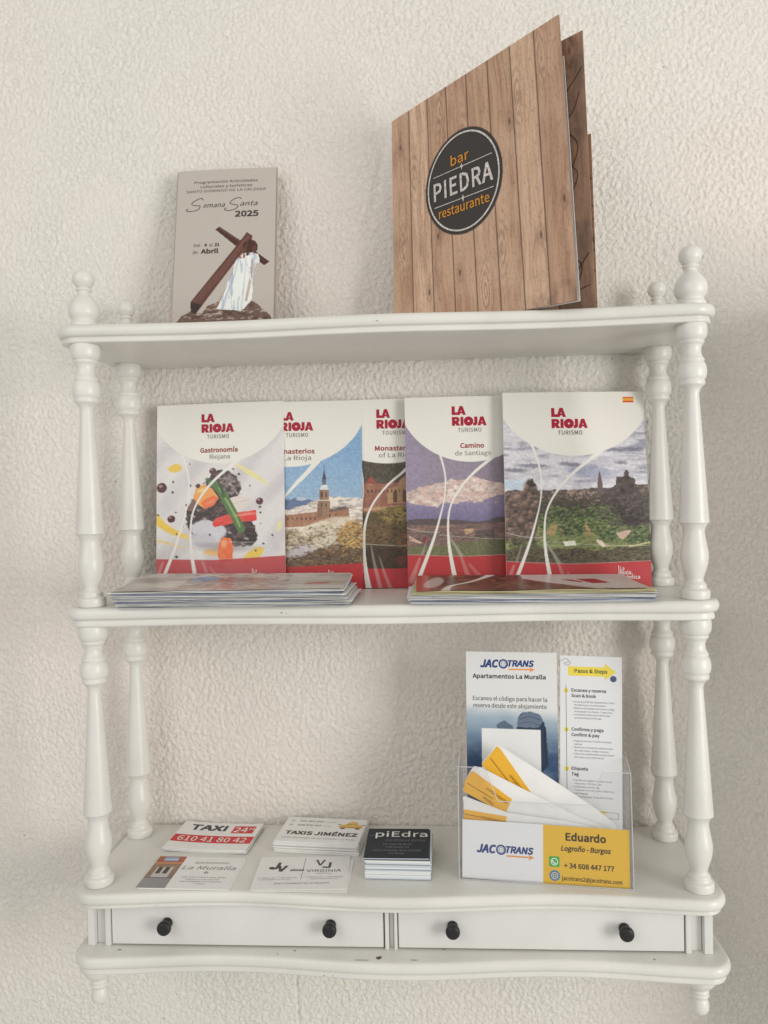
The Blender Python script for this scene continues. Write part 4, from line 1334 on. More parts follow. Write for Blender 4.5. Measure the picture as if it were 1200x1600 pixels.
w, d = 0.232, 0.100
left_names = ['lowest', 'second lowest', 'third lowest', 'fourth lowest', 'fourth highest', 'third highest', 'second highest']
zc = 0.2845
nl = 7
for k in range(nl):
    t = 0.0022
    o = thing('folded_magazine', 'thin folded paper, %s of the left flat stack on the middle shelf' % left_names[k], 'magazine',
              (-0.2680 + (0, 0.003, 0.0005, 0.0022, -0.0008, 0.0018, -0.001)[k] - 0.0010 * k, -0.1625 + 0.0007 * ((k * 5) % 4), zc), (0, 0, R(-0.6 + 0.35 * ((k * 7) % 5))), 'papers stacked flat on the left of the middle shelf')
    wavy_slab(w, d, t, 10 + k, 0.00045, 0.0, 4, mat=(PAPER_G, PAPER, PAPER_B, PAPER, PAPER_G, PAPER, PAPER_B)[k], parent=o)
    zc += 0.0020
o = thing('folded_magazine', 'topmost paper of the left flat stack, grey cover curling up against the food booklet', 'magazine',
          (-0.2738, -0.1630, zc), (0, 0, R(0.6)), 'papers stacked flat on the left of the middle shelf')
cl = 0.0085
wavy_slab(0.234, 0.098, 0.0022, 40, 0.0002, cl, 2, mat=PAPER, parent=o, skew=0.0)
cv = Canvas(232, 96, 1.4, C(176, 170, 164))
cv.fill(np.clip((cv.n(40, 14, 5, 4) - 0.45) * 5, 0, 1), C(150, 140, 134), 0.8)
cv.fill(np.clip((cv.n(26, 9, 6, 4) - 0.55) * 6, 0, 1), C(196, 190, 184), 0.8)
cv.fill(cv.ell(78, 26, 16, 12, 0, 6), C(96, 136, 176), 0.85)
cv.fill(cv.ell(120, 34, 34, 14, 0, 8), C(140, 108, 108), 0.6)
cv.fill(cv.ell(40, 60, 22, 10, 0.2, 8), C(196, 196, 186), 0.7)
cv.fill(np.clip((cv.n(7, 4, 16, 3) - 0.5) * 5, 0, 1) * (cv.X > 60) * (cv.X < 170), C(112, 84, 76), 0.7)
cv.fill(cv.ell(100, 70, 30, 8, -0.1, 6), C(170, 120, 110), 0.6)
cv.fill(cv.poly([(192, 50), (216, 48), (212, 60), (188, 62)], wob=1), C(160, 70, 66), 0.8)
cv.fill(((cv.X > 175) & (cv.D > 72)).astype(float), C(196, 192, 184), 0.7)
mag_print(o, 0.232, 0.096, 0.0024, cl, cv)

w = 0.232
right_mats = [PAPER_G, PAPER_B, PAPER, PAPER_G, PAPER_Y]
rn_names = ['lowest', 'second lowest', 'middle', 'third highest', 'second highest, pale yellow,']
zc = 0.2845
for k in range(5):
    o = thing('folded_magazine', 'thin paper, %s of the right flat stack on the middle shelf' % rn_names[k], 'magazine',
              (0.0255 - (0.001, 0.0005, 0.003, 0.0, -0.002)[k], -0.1640 + (0.0, 0.001, 0.0004, 0.0012, 0.002)[k], zc), (0, 0, R((0.2, -0.3, 0.4, 0.0, -0.2)[k])), 'papers stacked flat on the right of the middle shelf')
    wavy_slab(w + (0, 0.001, 0.002, 0, -0.003)[k], 0.100, 0.0024, 60 + k, 0.00028, 0.0, 3, mat=right_mats[k], parent=o)
    zc += 0.0022
o = thing('folded_magazine', 'glossy brochure with dark and red cover lying on top of the right flat stack', 'magazine',
          (0.0300, -0.1600, zc), (0, 0, R(0.8)), 'papers stacked flat on the right of the middle shelf')
cl = 0.006
wavy_slab(0.222, 0.092, 0.0016, 80, 0.00015, cl, 1, mat=PAPER_Y, parent=o)
cv = Canvas(222, 92, 1.2, C(96, 62, 56))
cv.fill(np.clip((cv.n(14, 10, 15, 4) - 0.48) * 6, 0, 1), C(60, 46, 38), 0.9)
cv.fill(np.clip((cv.n(10, 8, 16, 4) - 0.56) * 7, 0, 1), C(132, 92, 66), 0.8)
cv.fill((cv.X < 14).astype(float), C(168, 60, 58), 0.9)
cv.fill(cv.stroke([(28, 92), (34, 60), (52, 40), (66, 22), (80, 0)], [10, 5, 4, 5, 9], 1), WHITE)
cv.fill(cv.ell(18, 40, 9, 30, 0.2, 2), C(190, 182, 176), 0.7)
cv.fill(cv.poly([(112, -2), (230, -2), (230, 94), (176, 94), (140, 50), (112, 20)]), C(190, 182, 178))
cv.fill(cv.poly([(150, 28), (160, 28), (172, 44), (166, 46)]), C(150, 30, 46))
cv.fill(cv.poly([(166, 26), (186, 26), (196, 52), (178, 54)]), C(150, 30, 46))
cv.fill(cv.stroke([(96, 10), (120, 34), (150, 60), (190, 92)], [1.5, 2, 2, 3], 0.8), C(150, 60, 58), 0.8)
mag_print(o, 0.222, 0.092, 0.0014, cl, cv)

# ---------------------------------------------------------------- Easter programme flyers, top shelf left
FW, FH = 0.1150, 0.2110
def flyer_art(w, h, o, mp):
    cv = Canvas(w, h, 0.62, C(168, 161, 153))
    cv.fill(np.clip((cv.D - 60) / 150, 0, 1), C(164, 155, 148), 0.5)
    q = lambda cx, cy: ((cx - 180) * 0.1335 , (cy - 112) * 0.1385)
    Pq = lambda pts: [q(*p) for p in pts]
    wood_d, wood_l = C(66, 40, 34), C(122, 84, 74)
    rock = cv.poly(Pq([(215, 1480), (260, 1420), (330, 1385), (440, 1400), (480, 1340), (570, 1310), (640, 1370), (780, 1380), (850, 1305), (900, 1330), (960, 1390), (1010, 1430), (1040, 1500), (215, 1530)]), wob=0.8, seed=2)
    cv.fill(rock, C(98, 76, 66))
    cv.fill(rock * np.clip((cv.n(6, 3, 5, 3) - 0.5) * 6, 0, 1), C(70, 50, 44), 0.8)
    cv.fill(rock * np.clip((cv.n(5, 2, 6, 3) - 0.6) * 7, 0, 1), C(176, 162, 152), 0.7)
    beam2 = cv.poly(Pq([(525, 665), (560, 640), (750, 775), (1000, 970), (955, 1000), (700, 815)]))
    cv.fill(beam2, wood_d)
    cv.fill(cv.stroke(Pq([(560, 655), (740, 780)]), [0.8, 0.8], 0.6), wood_l, 0.7)
    beam = cv.poly(Pq([(335, 1300), (700, 835), (800, 700), (850, 735), (840, 780), (440, 1330), (385, 1400), (345, 1385)]))
    cv.fill(beam, C(86, 54, 46))
    for off_, a in ((0, 0.7), (22, 0.5), (42, 0.6)):
        cv.fill(cv.stroke(Pq([(360 + off_, 1300), (560 + off_, 1060), (810 + off_ * 0.5, 730)]), [0.9, 1.2, 0.8], 0.6) * beam, wood_l, a)
    cv.fill(cv.poly(Pq([(335, 1300), (440, 1330), (385, 1405), (340, 1385)])), C(48, 32, 30))
    # bent figure in a white tunic, seen from behind
    head = cv.ell(*q(830, 825), 8.5, 7.5, 0, 0.6, 1, 4)
    hair = cv.poly(Pq([(770, 830), (885, 800), (895, 860), (860, 905), (800, 910), (760, 880)]), wob=0.6, seed=3)
    rb = cv.poly(Pq([(770, 890), (850, 880), (905, 900), (915, 975), (880, 985), (868, 1080), (862, 1290), (800, 1370), (760, 1390), (620, 1375), (560, 1370), (625, 1210), (690, 1010), (720, 940)]), wob=0.7, seed=4)
    cv.fill(rb, C(206, 210, 204))
    cv.fill(rb * np.clip((cv.n(2.6, 14, 8, 3) - 0.54) * 8, 0, 1), C(150, 160, 176), 0.7)
    cv.fill(rb * cv.stroke(Pq([(850, 950), (845, 1080), (810, 1300)]), [2, 3, 3], 1), C(150, 110, 90), 0.7)
    cv.fill(cv.stroke(Pq([(870, 990), (870, 1150), (860, 1300)]), [0.4, 0.4], 0.4), C(60, 56, 50), 0.7)
    cv.fill(cv.stroke(Pq([(700, 1000), (650, 1150), (590, 1290), (560, 1350)]), [0.6, 0.6, 2.5], 0.5), C(120, 74, 56), 0.8)
    cv.fill(rb * cv.stroke(Pq([(690, 1050), (680, 1200), (690, 1390)]), [0.5, 0.5], 0.4), C(70, 70, 70), 0.5)
    hh = np.maximum(head, hair)
    cv.fill(hh, C(62, 38, 32))
    cv.fill(hh * np.clip((cv.n(1.6, 6, 19, 3) - 0.5) * 6, 0, 1), C(104, 66, 52), 0.7)
    cv.fill(cv.poly(Pq([(760, 880), (800, 905), (780, 935), (735, 930)]), wob=0.4), C(128, 84, 66))
    cv.fill(rb * np.clip((cv.n(2.0, 9, 28, 3) - 0.55) * 7, 0, 1), C(228, 232, 228), 0.8)
    cv.fill(rb * cv.stroke(Pq([(735, 930), (700, 1090), (640, 1260), (610, 1370)]), [1.2, 2.2, 3.5], 1), C(142, 154, 178), 0.65)
    cv.fill(rb * cv.stroke(Pq([(800, 930), (790, 1120), (770, 1370)]), [0.8, 1.4, 2.0], 0.8), C(160, 168, 180), 0.6)
    cv.fill(beam * np.clip((cv.n(1.2, 9, 29, 3) - 0.5) * 5, 0, 1), C(60, 38, 34), 0.4)
    c = cv.build('front_cover', SATIN, o, mp)
    L = Lettering(h)
    L.text('Programación Actividades', 56.5, 17.6, 3.3, 'c', width=74, bold=0.006)
    L.text('culturales y turísticas', 57.0, 23.4, 3.3, 'c', width=61, bold=0.006)
    L.text('SANTO DOMINGO DE LA CALZADA', 57.0, 29.0, 3.2, 'c', width=93, bold=0.004)
    L.text('Del', 22, 97.6, 3.9, 'l')
    L.text('al', 41.8, 97.6, 3.9, 'c')
    L.text('de', 21, 106, 3.9, 'l')
    L.build('lettering', ink((94, 84, 80)), c, mp)
    B = Lettering(h)
    B.text('2025', 82, 61.8, 7.4, 'c', width=27, bold=0.03)
    B.text('4', 35.6, 97.6, 4.0, 'c', bold=0.03)
    B.text('21', 48.8, 97.6, 4.0, 'c', bold=0.03)
    B.text('Abril', 40.5, 106.2, 5.6, 'c', width=20, bold=0.035)
    B.build('lettering', ink((56, 46, 46)), c, mp)
    S = Lettering(h)     # hand-drawn script
    def sq(cx, cy):
        return ((cx - 180) * 0.1335, (cy - 112) * 0.1385)
    S.line([sq(*p) for p in [(410, 395), (395, 375), (340, 395), (310, 425), (345, 440), (385, 445), (370, 475), (320, 490), (275, 488), (265, 478), (280, 465)]], 0.75)
    S.line([sq(*p) for p in [(745, 395), (725, 383), (680, 395), (645, 430), (680, 445), (715, 455), (700, 482), (650, 498), (610, 494), (600, 484), (618, 472)]], 0.75)
    S.text('emana', 31.5, 48.6, 5.8, 'l', width=25, shear=0.35, bold=0.002)
    S.text('anta', 74.0, 48.0, 5.8, 'l', width=20.5, shear=0.35, bold=0.002)
    S.build('lettering', ink((58, 50, 50)), c, mp)
    return c

fl_spec = [  # BL, BR offset, tilt; front one first
    ((-0.2392, -0.0610, 0.5667), (-0.1252, -0.0610, 0.5667), (-0.2455, -0.0180, 0.7745), 'taupe Holy Week programme showing a figure carrying a cross'),
    ((-0.2412, -0.0585, 0.5667), (-0.1272, -0.0585, 0.5667), (-0.2472, -0.0164, 0.7735), 'taupe programme whose left edge peeks out directly behind the front one'),
    ((-0.2362, -0.0560, 0.5667), (-0.1222, -0.0560, 0.5680), (-0.2450, -0.0148, 0.7740), 'taupe programme whose right corner peeks out behind the front two'),
    ((-0.2402, -0.0540, 0.5667), (-0.1262, -0.0540, 0.5668), (-0.2442, -0.0132, 0.7745), 'rearmost taupe programme, nearest the wall on the top shelf')]
for i, (bl, br, tl, lb) in enumerate(fl_spec):
    o = thing('programme_flyer', lb, 'flyer', group='Holy Week programmes on the top shelf')
    sheet_frame(o, bl, br, tl)
    mp = bowed(FW, FH, 0.0008, 0.001)
    if i == 0:
        flyer_art(FW * 1000, FH * 1000, o, mp)
    slab('folded_sheets', FW, FH, 0.0011, TAUPE, o, mp)

# ---------------------------------------------------------------- restaurant menu, top shelf right
menu = thing('restaurant_menu', 'half-open wooden-look bar and restaurant menu standing on the top shelf', 'menu', (0.010, -0.060, 0.5667))
MO = Vector(menu.location)
def patch(BL, BR, TL, TR, w, h, bulge=0.0):
    BL, BR, TL, TR = [np.array(p, float) - np.array(MO) for p in (BL, BR, TL, TR)]
    nrm = np.cross(TL - BL, BR - BL)
    nrm = nrm / np.linalg.norm(nrm)          # towards the reader when negative y
    if nrm[1] > 0:
        nrm = -nrm
    def f(x, z, off):
        s, t = x / w, z / h
        out = []
        for k in range(3):
            p = (BL[k] * (1 - s) + BR[k] * s) * (1 - t) + (TL[k] * (1 - s) + TR[k] * s) * t
            out.append(p + nrm[k] * (off + bulge * 4 * s * (1 - s)))
        return tuple(out)
    return f
MW, MH = 0.224, 0.255
BOARD = mat_plain('brown_board_edge', C(150, 126, 108), 0.6, 0.3)
mp_front = patch((0.010, -0.060, 0.5672), (0.1856, -0.1758, 0.5680), (0.0101, -0.0161, 0.8192), (0.1702, -0.1924, 0.8220), MW, MH)

def wood_canvas(w, h, planks, cols, seed, res=0.8, dark=1.0):
    cv = Canvas(w, h, res, cols[0])
    pw = w / planks
    warp = (cv.n(18, 60, seed, 3) - 0.5) * 10
    pid = np.clip(np.floor(cv.X / pw), 0, planks - 1).astype(int)
    rn = np.random.default_rng(seed)
    tint = rn.uniform(0, 1, planks)
    offs = rn.uniform(0, 90, planks)
    kd = rn.uniform(0.15, 0.85, planks)
    ky = rn.uniform(0.1, 0.9, planks) * h
    lx = cv.X - pid * pw
    yy = cv.D + offs[pid]
    # knots bend the grain
    kx = kd[pid] * pw
    dx, dy = lx - kx, (cv.D - ky[pid])
    r = np.sqrt((dx / 4.5) ** 2 + (dy / 11.0) ** 2)
    bend = np.exp(-r ** 2 * 0.5) * 5.0 * np.sign(dx + 1e-6) * np.minimum(np.abs(dx) / 3, 1)
    g = fbm((lx + warp + bend + pid * 37) / 2.0, yy / 48.0, seed + 3, 4)
    fine = fbm((lx + warp * 0.7 + bend + pid * 51) / 0.9, yy / 26.0, seed + 5, 3)
    for k in range(3):
        base = cols[0][k] * (1 - tint[pid]) + cols[1][k] * tint[pid]
        cv.c[..., k] = base
    cv.fill(np.clip((g - 0.40) * 3.2, 0, 1), cols[2], 0.62)
    cv.fill(np.clip((fine - 0.54) * 6, 0, 1), cols[3], 0.22)
    cv.fill(np.clip((cv.n(30, 50, seed + 9, 3) - 0.45) * 4, 0, 1), cols[1], 0.35)
    # a second, larger knot lower down each plank, with flame grain round it
    ky2 = (ky[pid] + h * 0.47) % h
    kx2 = (1 - kd[pid]) * pw
    dx2, dy2 = lx - kx2, cv.D - ky2
    r2 = np.sqrt((dx2 / 5.5) ** 2 + (dy2 / 20.0) ** 2) + (g - 0.5) * 0.9
    fl_ = np.sin(r2 * 11.0) * 0.5 + 0.5
    cv.fill(np.exp(-r2 ** 2 * 0.42) * fl_ ** 2, cols[3], 0.55)
    cv.fill(np.exp(-r2 ** 2 * 0.42) * (1 - fl_) ** 2, cols[1], 0.35)
    rings = np.sin(r * 9.0) * 0.5 + 0.5
    cv.fill(np.exp(-r ** 2 * 0.9) * (0.35 + 0.65 * rings), cols[3], 0.65)
    cv.fill(np.exp(-(r * 3.2) ** 2), np.array(cols[3]) * 0.6, 0.8)
    # long cathedral arches
    ar = np.abs(np.sin(((dx) ** 2 / 26.0 + (cv.D + offs[pid]) / 24.0) * 3.1 + g * 3))
    cv.fill(np.clip((0.16 - ar) * 8, 0, 1) * (np.abs(dx) < pw * 0.55), cols[3], 0.42)
    e = np.minimum(lx, pw - lx)
    cv.fill(np.clip((1.0 - e) / 0.7, 0, 1) * (pid * 0 + 1) * ((cv.X > 1.4) & (cv.X < w - 1.4)), np.array(cols[3]) * 0.34, 0.95)
    cv.c *= dark
    return cv
WD = [np.array(C(170, 136, 112)), np.array(C(204, 174, 148)), np.array(C(144, 108, 88)), np.array(C(104, 74, 60))]
cv = wood_canvas(224, 255, 8, WD, 12)
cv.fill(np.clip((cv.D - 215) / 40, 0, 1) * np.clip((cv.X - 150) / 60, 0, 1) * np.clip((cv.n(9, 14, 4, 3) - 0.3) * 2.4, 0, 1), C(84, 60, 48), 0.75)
cv.fill(((cv.X > 2) & (cv.X < 8) & (cv.D > 236) & (cv.D < 238)).astype(float), C(90, 62, 50), 0.9)
ex, ed, er = 0.450 * 224, (1 - 0.572) * 255, 51.0
cv.fill(cv.ell(ex, ed, er, 55, 0, 0.5), C(52, 49, 47))
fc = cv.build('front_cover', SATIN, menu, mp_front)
slab('cover_board', MW, MH, 0.0010, BOARD, menu, mp_front, nx=10, nz=10)
# round emblem printed on the cover (centre and radius in mm)
E2 = Lettering(255)
E2.disc(ex, ed, er - 3.4, er - 5.2, n=64, ry=55 - 3.4)
for dd in (-16.0, 17.5):
    for sgn in (-1, 1):
        E2.line([(ex + sgn * 3.5, ed + dd), (ex + sgn * 39, ed + dd)], 0.8)
    E2.poly([(ex - 3.8, ed + dd), (ex - 0.9, ed + dd - 0.9), (ex, ed + dd - 4.2), (ex + 0.9, ed + dd - 0.9), (ex + 3.8, ed + dd), (ex + 0.9, ed + dd + 0.9), (ex, ed + dd + 4.2), (ex - 0.9, ed + dd + 0.9)])
E2.text('PIEDRA', ex, ed + 10.6, 19.5, 'c', width=78, bold=0.015, space=1.04)
E2.build('emblem_lettering', mat_plain('chalk_white', C(200, 194, 188), 0.5, 0.3, var=0.45, scale=520), fc, mp_front, 0.0005)
E3 = Lettering(255)
E3.text('bar', ex - 2, ed - 20.5, 10.5, 'c', width=24, bold=0.010)
E3.text('restaurante', ex, ed + 31.0, 10.0, 'c', width=66, bold=0.010)
E3.build('emblem_lettering', ink((190, 128, 42)), fc, mp_front, 0.0005)

# white inner leaf just showing past the cover's free edge
mp_in = patch((0.0165, -0.052, 0.5690), (0.1895, -0.1690, 0.5690), (0.0165, -0.014, 0.7800), (0.1765, -0.1780, 0.7930), 0.215, 0.215)
slab('inner_leaf', 0.215, 0.215, 0.0006, PAPER, menu, mp_in, nx=8, nz=8)
# back cover with scrollwork
mp_back = patch((0.0200, -0.0460, 0.5672), (0.2115, -0.1330, 0.5672), (0.0200, -0.0100, 0.8200), (0.1940, -0.1780, 0.8150), 0.226, 0.252)
WB = [np.array(C(158, 126, 106)), np.array(C(174, 142, 120)), np.array(C(128, 98, 82)), np.array(C(84, 62, 50))]
cv = wood_canvas(226, 252, 6, WB, 31, res=1.0)
cv.fill((cv.X < 2000).astype(float) * np.clip((cv.n(20, 26, 41, 3) - 0.5) * 4, 0, 1), C(96, 82, 74), 0.6)
bc = cv.build('back_cover', SATIN, menu, mp_back)
slab('cover_board', 0.226, 0.252, 0.0010, BOARD, menu, mp_back, nx=8, nz=8)
SC = Lettering(252)
for pts, wd in (([(180, 70), (200, 52), (214, 40), (224, 30)], 1.0), ([(170, 30), (190, 22), (205, 36), (198, 52), (186, 44)], 0.9), ([(178, 92), (200, 80), (216, 96), (206, 116), (188, 112)], 1.0),
                ([(196, 104), (214, 120), (206, 138), (190, 136)], 0.8), ([(182, 60), (196, 74), (212, 66), (220, 50)], 0.8), ([(176, 206), (196, 196), (214, 206), (206, 226), (186, 228)], 1.2),
                ([(190, 240), (206, 216), (222, 196)], 1.0), ([(182, 214), (200, 230), (222, 226)], 0.9)):
    SC.line(pts, wd)
for x, d in ((196, 90), (206, 100), (200, 128), (212, 130), (192, 122)):
    SC.disc(x, d, 0.9, n=8)
SC.build('scrollwork', ink((74, 48, 42)), bc, mp_back, 0.0003)
# narrower insert card standing behind everything
mp_ins = patch((0.0500, -0.0420, 0.5672), (0.2165, -0.1200, 0.5672), (0.0520, -0.0200, 0.7300), (0.2075, -0.1440, 0.7360), 0.19, 0.166)
WI = [np.array(C(178, 142, 112)), np.array(C(188, 150, 118)), np.array(C(158, 120, 94)), np.array(C(110, 80, 62))]
cv = wood_canvas(190, 166, 5, WI, 51, res=1.2)
cv.fill(np.clip((cv.n(2.2, 2.2, 9, 2) - 0.66) * 12, 0, 1) * (cv.D > 20), C(60, 50, 44), 0.9)
cv.build('insert_card', SATIN, menu, mp_ins)
slab('insert_backing', 0.19, 0.166, 0.0008, PAPER, menu, mp_ins, nx=6, nz=6)

# ---------------------------------------------------------------- business cards on the lowest shelf
def card_thing(name, label, A, B, C_, z, t, group=None, mat=PAPER):
    """A = front-left, B = front-right, C_ = back-left corners on the shelf (x, y); returns thing + size"""
    o = thing(name, label, 'card', group=group)
    A, B, C_ = Vector((*A, z)), Vector((*B, z)), Vector((*C_, z))
    ux = (B - A).normalized()
    uy = C_ - A
    uy = (uy - ux * uy.dot(ux)).normalized()
    uz = ux.cross(uy)
    o.matrix_world = Matrix(((ux.x, uy.x, uz.x, A.x), (ux.y, uy.y, uz.y, A.y), (ux.z, uy.z, uz.z, A.z), (0, 0, 0, 1)))
    return o
def lay(w, h, z, bend=0.0):
    """local frame of a card lying flat: x right, y away, z up"""
    def f(x, zz, off):
        return (x, zz, z + off + bend * ((2 * x / w - 1) ** 2))
    return f
def card_block(o, w, h, t, mat, bend=0.0, name='card_stock'):
    return slab(name, w, h, t, mat, o, lambda x, z, off: (x, z, -off + bend * ((2 * x / w - 1) ** 2)), y0=0.0, nx=6, nz=2)

def loose_card(label, A, B, C_, z, w, h, group, mat=PAPER, bend=0.0, t=0.00045, draw=None, name='business_card', cat='card'):
    o = card_thing(name, label, A, B, C_, z, t, group, mat)
    # block from z 0 to t (map flips sign so it grows upwards)
    slab('card_stock', w, h, t, mat, o, lambda x, zz, off: (x, zz, -off + bend * (2 * x / w - 1) ** 2), y0=0.0, nx=8, nz=2)
    if draw:
        draw(o, w * 1000, h * 1000, lay(w, h, t, bend))
    return o

def stack(n, base, w, h, th, label_fn, group, jit, seed, draw=None, mats=None, bend=0.0, z0=0.0002):
    rn = random.Random(seed)
    z = z0
    for k in range(n):
        (ax, ay), (bx, by), (cx, cy) = base
        jx, jy = rn.uniform(-jit, jit), rn.uniform(-jit, jit)
        if k == n - 1:
            jx = jy = 0
        rot = rn.uniform(-jit, jit) * 0.6 if k < n - 1 else 0
        loose_card(label_fn(k), (ax + jx, ay + jy), (bx + jx, by + jy + rot), (cx + jx, cy + jy), z, w, h, group,
                   mat=(mats[k % len(mats)] if mats else PAPER), t=th * 0.80, draw=(draw if k == n - 1 else None), bend=bend)
        z += th

BLK = (52, 52, 52)
RED_T = (186, 34, 40)
def draw_taxi(o, w, h, mp):
    L = Lettering(h)
    L.text('TAXI', 12, 22, 14.5, 'l', width=44, bold=0.045)
    L.build('lettering', ink((48, 50, 52)), o, mp, 0.0001)
    Rr = Lettering(h)
    Rr.rect(63, 89, 7.5, 26.5)
    Rr.rect(-0 + 0.5, w - 0.5, 35, 53)
    Rr.build('red_band', ink(RED_T), o, mp, 0.00008)
    W = Lettering(h)
    W.text('24', 65, 24.0, 12.8, 'l', width=16.5, bold=0.010)
    W.text('H', 83, 18.5, 7.0, 'l', bold=0.01)
    W.text('610 41 80 42', w / 2, 50, 11.5, 'c', width=w - 14, bold=0.006)
    W.build('lettering', ink((224, 212, 204), 1.3), o, mp, 0.0002)
stack(4, ((-0.2590, -0.0715), (-0.1640, -0.0790), (-0.2605, -0.0050)), 0.0950, 0.0690, 0.0011,
      lambda k: 'white and red taxi card on top of its pile at the back left' if k == 3 else 'plain-edged card inside the taxi pile at the back left',
      'taxi cards in the back left pile', 0.0016, 5, draw_taxi, bend=0.0012)

def draw_muralla(o, w, h, mp):
    cv = Canvas(30, h, 0.7, C(120, 96, 80))
    cv.fill((cv.D < 14).astype(float), C(150, 76, 50))
    cv.fill(((cv.X > 7) & (cv.X < 23) & (cv.D > 2) & (cv.D < 11)).astype(float), C(120, 150, 180))
    cv.fill(((cv.X > 7) & (cv.X < 23) & (np.abs(cv.D - 6.5) < 0.8)).astype(float), C(200, 206, 214))
    cv.fill(((cv.D > 13) & (cv.D < 17)).astype(float), C(176, 118, 78))
    cv.fill(((cv.D > 17) & (cv.D < 46)).astype(float) * np.clip((cv.n(8, 8, 3, 3) - 0.4) * 4, 0, 1), C(150, 116, 82), 0.8)
    cv.fill(((cv.X > 6) & (cv.X < 24) & (cv.D > 24) & (cv.D < 46)).astype(float), C(176, 170, 166))
    cv.fill(((cv.X > 8) & (cv.X < 13) & (cv.D > 24) & (cv.D < 38)).astype(float), C(58, 44, 40))
    cv.fill(((cv.X > 15.5) & (cv.X < 20.5) & (cv.D > 24) & (cv.D < 38)).astype(float), C(58, 44, 40))
    cv.fill((cv.D > 46).astype(float), C(128, 126, 128))
    cv.fill(((cv.D > 46) & (cv.D < 48)).astype(float), C(96, 94, 96))
    ob = cv.build('printed_photo', GLOSSY, o, mp, 0.0001)
    ob.data.flip_normals()
    L = Lettering(h)
    L.text('apartamentos', 62, 15, 4.2, 'c', width=38, shear=0.2)
    L.text('La Muralla', 62, 28, 7.5, 'c', width=58, shear=0.25)
    L.disc(62, 34.5, 2.3, 1.1, 16)
    L.build('lettering', ink((112, 106, 104)), o, mp, 0.00015)
    S = Lettering(h)
    for d, t_, ww in ((45.5, 'Calle Hilario Pérez 4, bajo 26250', 46), (50, 'Teléfono y reservas 600', 36), (54.5, 'SANTO DOMINGO DE LA CALZADA', 44), (59, 'La Rioja', 12)):
        S.text(t_, 62, d, 2.1, 'c', width=ww)
    S.build('lettering', ink((104, 98, 96)), o, mp, 0.00015)
loose_card('plain white card edge just showing under the apartment card', (-0.2560, -0.1535), (-0.1620, -0.1555), (-0.2550, -0.0850), 0.0002, 0.094, 0.066, 'apartment cards lying at the front left')
loose_card('apartment card with a brown doorway photo at its left end', (-0.2585, -0.1530), (-0.1642, -0.1552), (-0.2570, -0.0830), 0.0007, 0.0945, 0.068, 'apartment cards lying at the front left', draw=draw_muralla)

def draw_jimenez(o, w, h, mp):
    L = Lettering(h)
    L.text('TAXIS JIMÉNEZ', w / 2 + 1, 46, 9.0, 'c', width=83, bold=0.050)
    L.build('lettering', ink((62, 60, 60)), o, mp, 0.0001)
    S = Lettering(h)
    S.text('941 323 349', 16, 12, 4.0, 'l', width=28, bold=0.015)
    S.text('particular', 46, 12, 2.6, 'l', width=14)
    S.text('608 870 407', 16, 23, 4.0, 'l', width=28, bold=0.015)
    S.text('móvil', 46, 23, 2.6, 'l', width=9)
    S.disc(8, 10, 2.0, 1.3, 12)
    S.disc(8, 21, 2.0, 1.3, 12)
    S.text('Santo Domingo de la Calzada - La Rioja', w / 2, 55, 3.0, 'c', width=84)
    S.build('lettering', ink((112, 106, 102)), o, mp, 0.0001)
    T = Lettering(h)      # little taxi drawing
    T.poly([(66, 24), (64, 19), (68, 15.5), (72, 14.5), (75, 9), (83, 9), (86, 14.5), (90, 16), (92, 20), (90, 24)])
    T.rect(77, 82, 6.8, 9)
    T.build('taxi_drawing', ink((206, 166, 84)), o, mp, 0.0001)
    K = Lettering(h)
    K.rect(67, 72, 24, 27)
    K.rect(84, 89, 24, 27)
    K.line([(64, 22), (92, 22)], 0.9)
    K.line([(62, 15), (66, 16)], 1.2)
    K.line([(90, 16), (94, 15)], 1.2)
    K.line([(75, 9), (72, 14.5), (86, 14.5), (83, 9)], 0.6, 1)
    K.build('taxi_drawing', ink((84, 66, 40)), o, mp, 0.0002)
stack(11, ((-0.1345, -0.0705), (-0.0420, -0.0790), (-0.1372, -0.0090)), 0.0945, 0.0640, 0.00115,
      lambda k: 'white taxi card with a small yellow car, topmost of its thick pile' if k == 10 else 'white card in the thick pile under the card with the yellow car',
      'taxi cards in the middle pile', 0.0016, 9, draw_jimenez)

def draw_jv(o, w, h, mp):
    L = Lettering(h)
    L.text('J', 14, 28, 15, 'l', bold=0.07, shear=0.15)
    L.text('V', 22, 33, 13, 'l', bold=0.07, shear=0.1)
    L.disc(15, 25, 3.0, n=12)
    L.text('shoes', 35, 32, 4.4, 'l', width=15, bold=0.035, shear=0.2)
    L.text('V', 60.5, 20.5, 12.5, 'l', width=10.5, bold=0.015)
    L.text('J', 70.5, 26.5, 12.5, 'l', bold=0.045)
    L.disc(69.4, 24.5, 1.6, n=10)
    L.text('VIRGINIA', 70.5, 34.5, 5.2, 'c', width=36, bold=0.006)
    L.text('complementos', 70.5, 38.5, 2.0, 'c', width=17)
    L.build('lettering', ink((66, 62, 60)), o, mp, 0.0001)
    S = Lettering(h)
    S.text('C/ Mayor, 24 - T. 941 340 126', 24, 47, 2.2, 'c', width=40)
    S.text('jvshoes@hotmail.com', 22, 50.5, 2.0, 'c', width=32)
    S.text('C/ Mayor, 25 - T. 941 343 361', 72, 46, 2.2, 'c', width=39)
    S.text('virginia@hotmail.com', 72, 49.5, 2.0, 'c', width=28)
    S.text('SANTO DOMINGO DE LA CALZADA', 50, 59, 2.6, 'c', width=56, bold=0.01)
    S.line([(48.5, 4), (48.5, 50)], 0.5)
    S.build('lettering', ink((110, 104, 100)), o, mp, 0.0001)
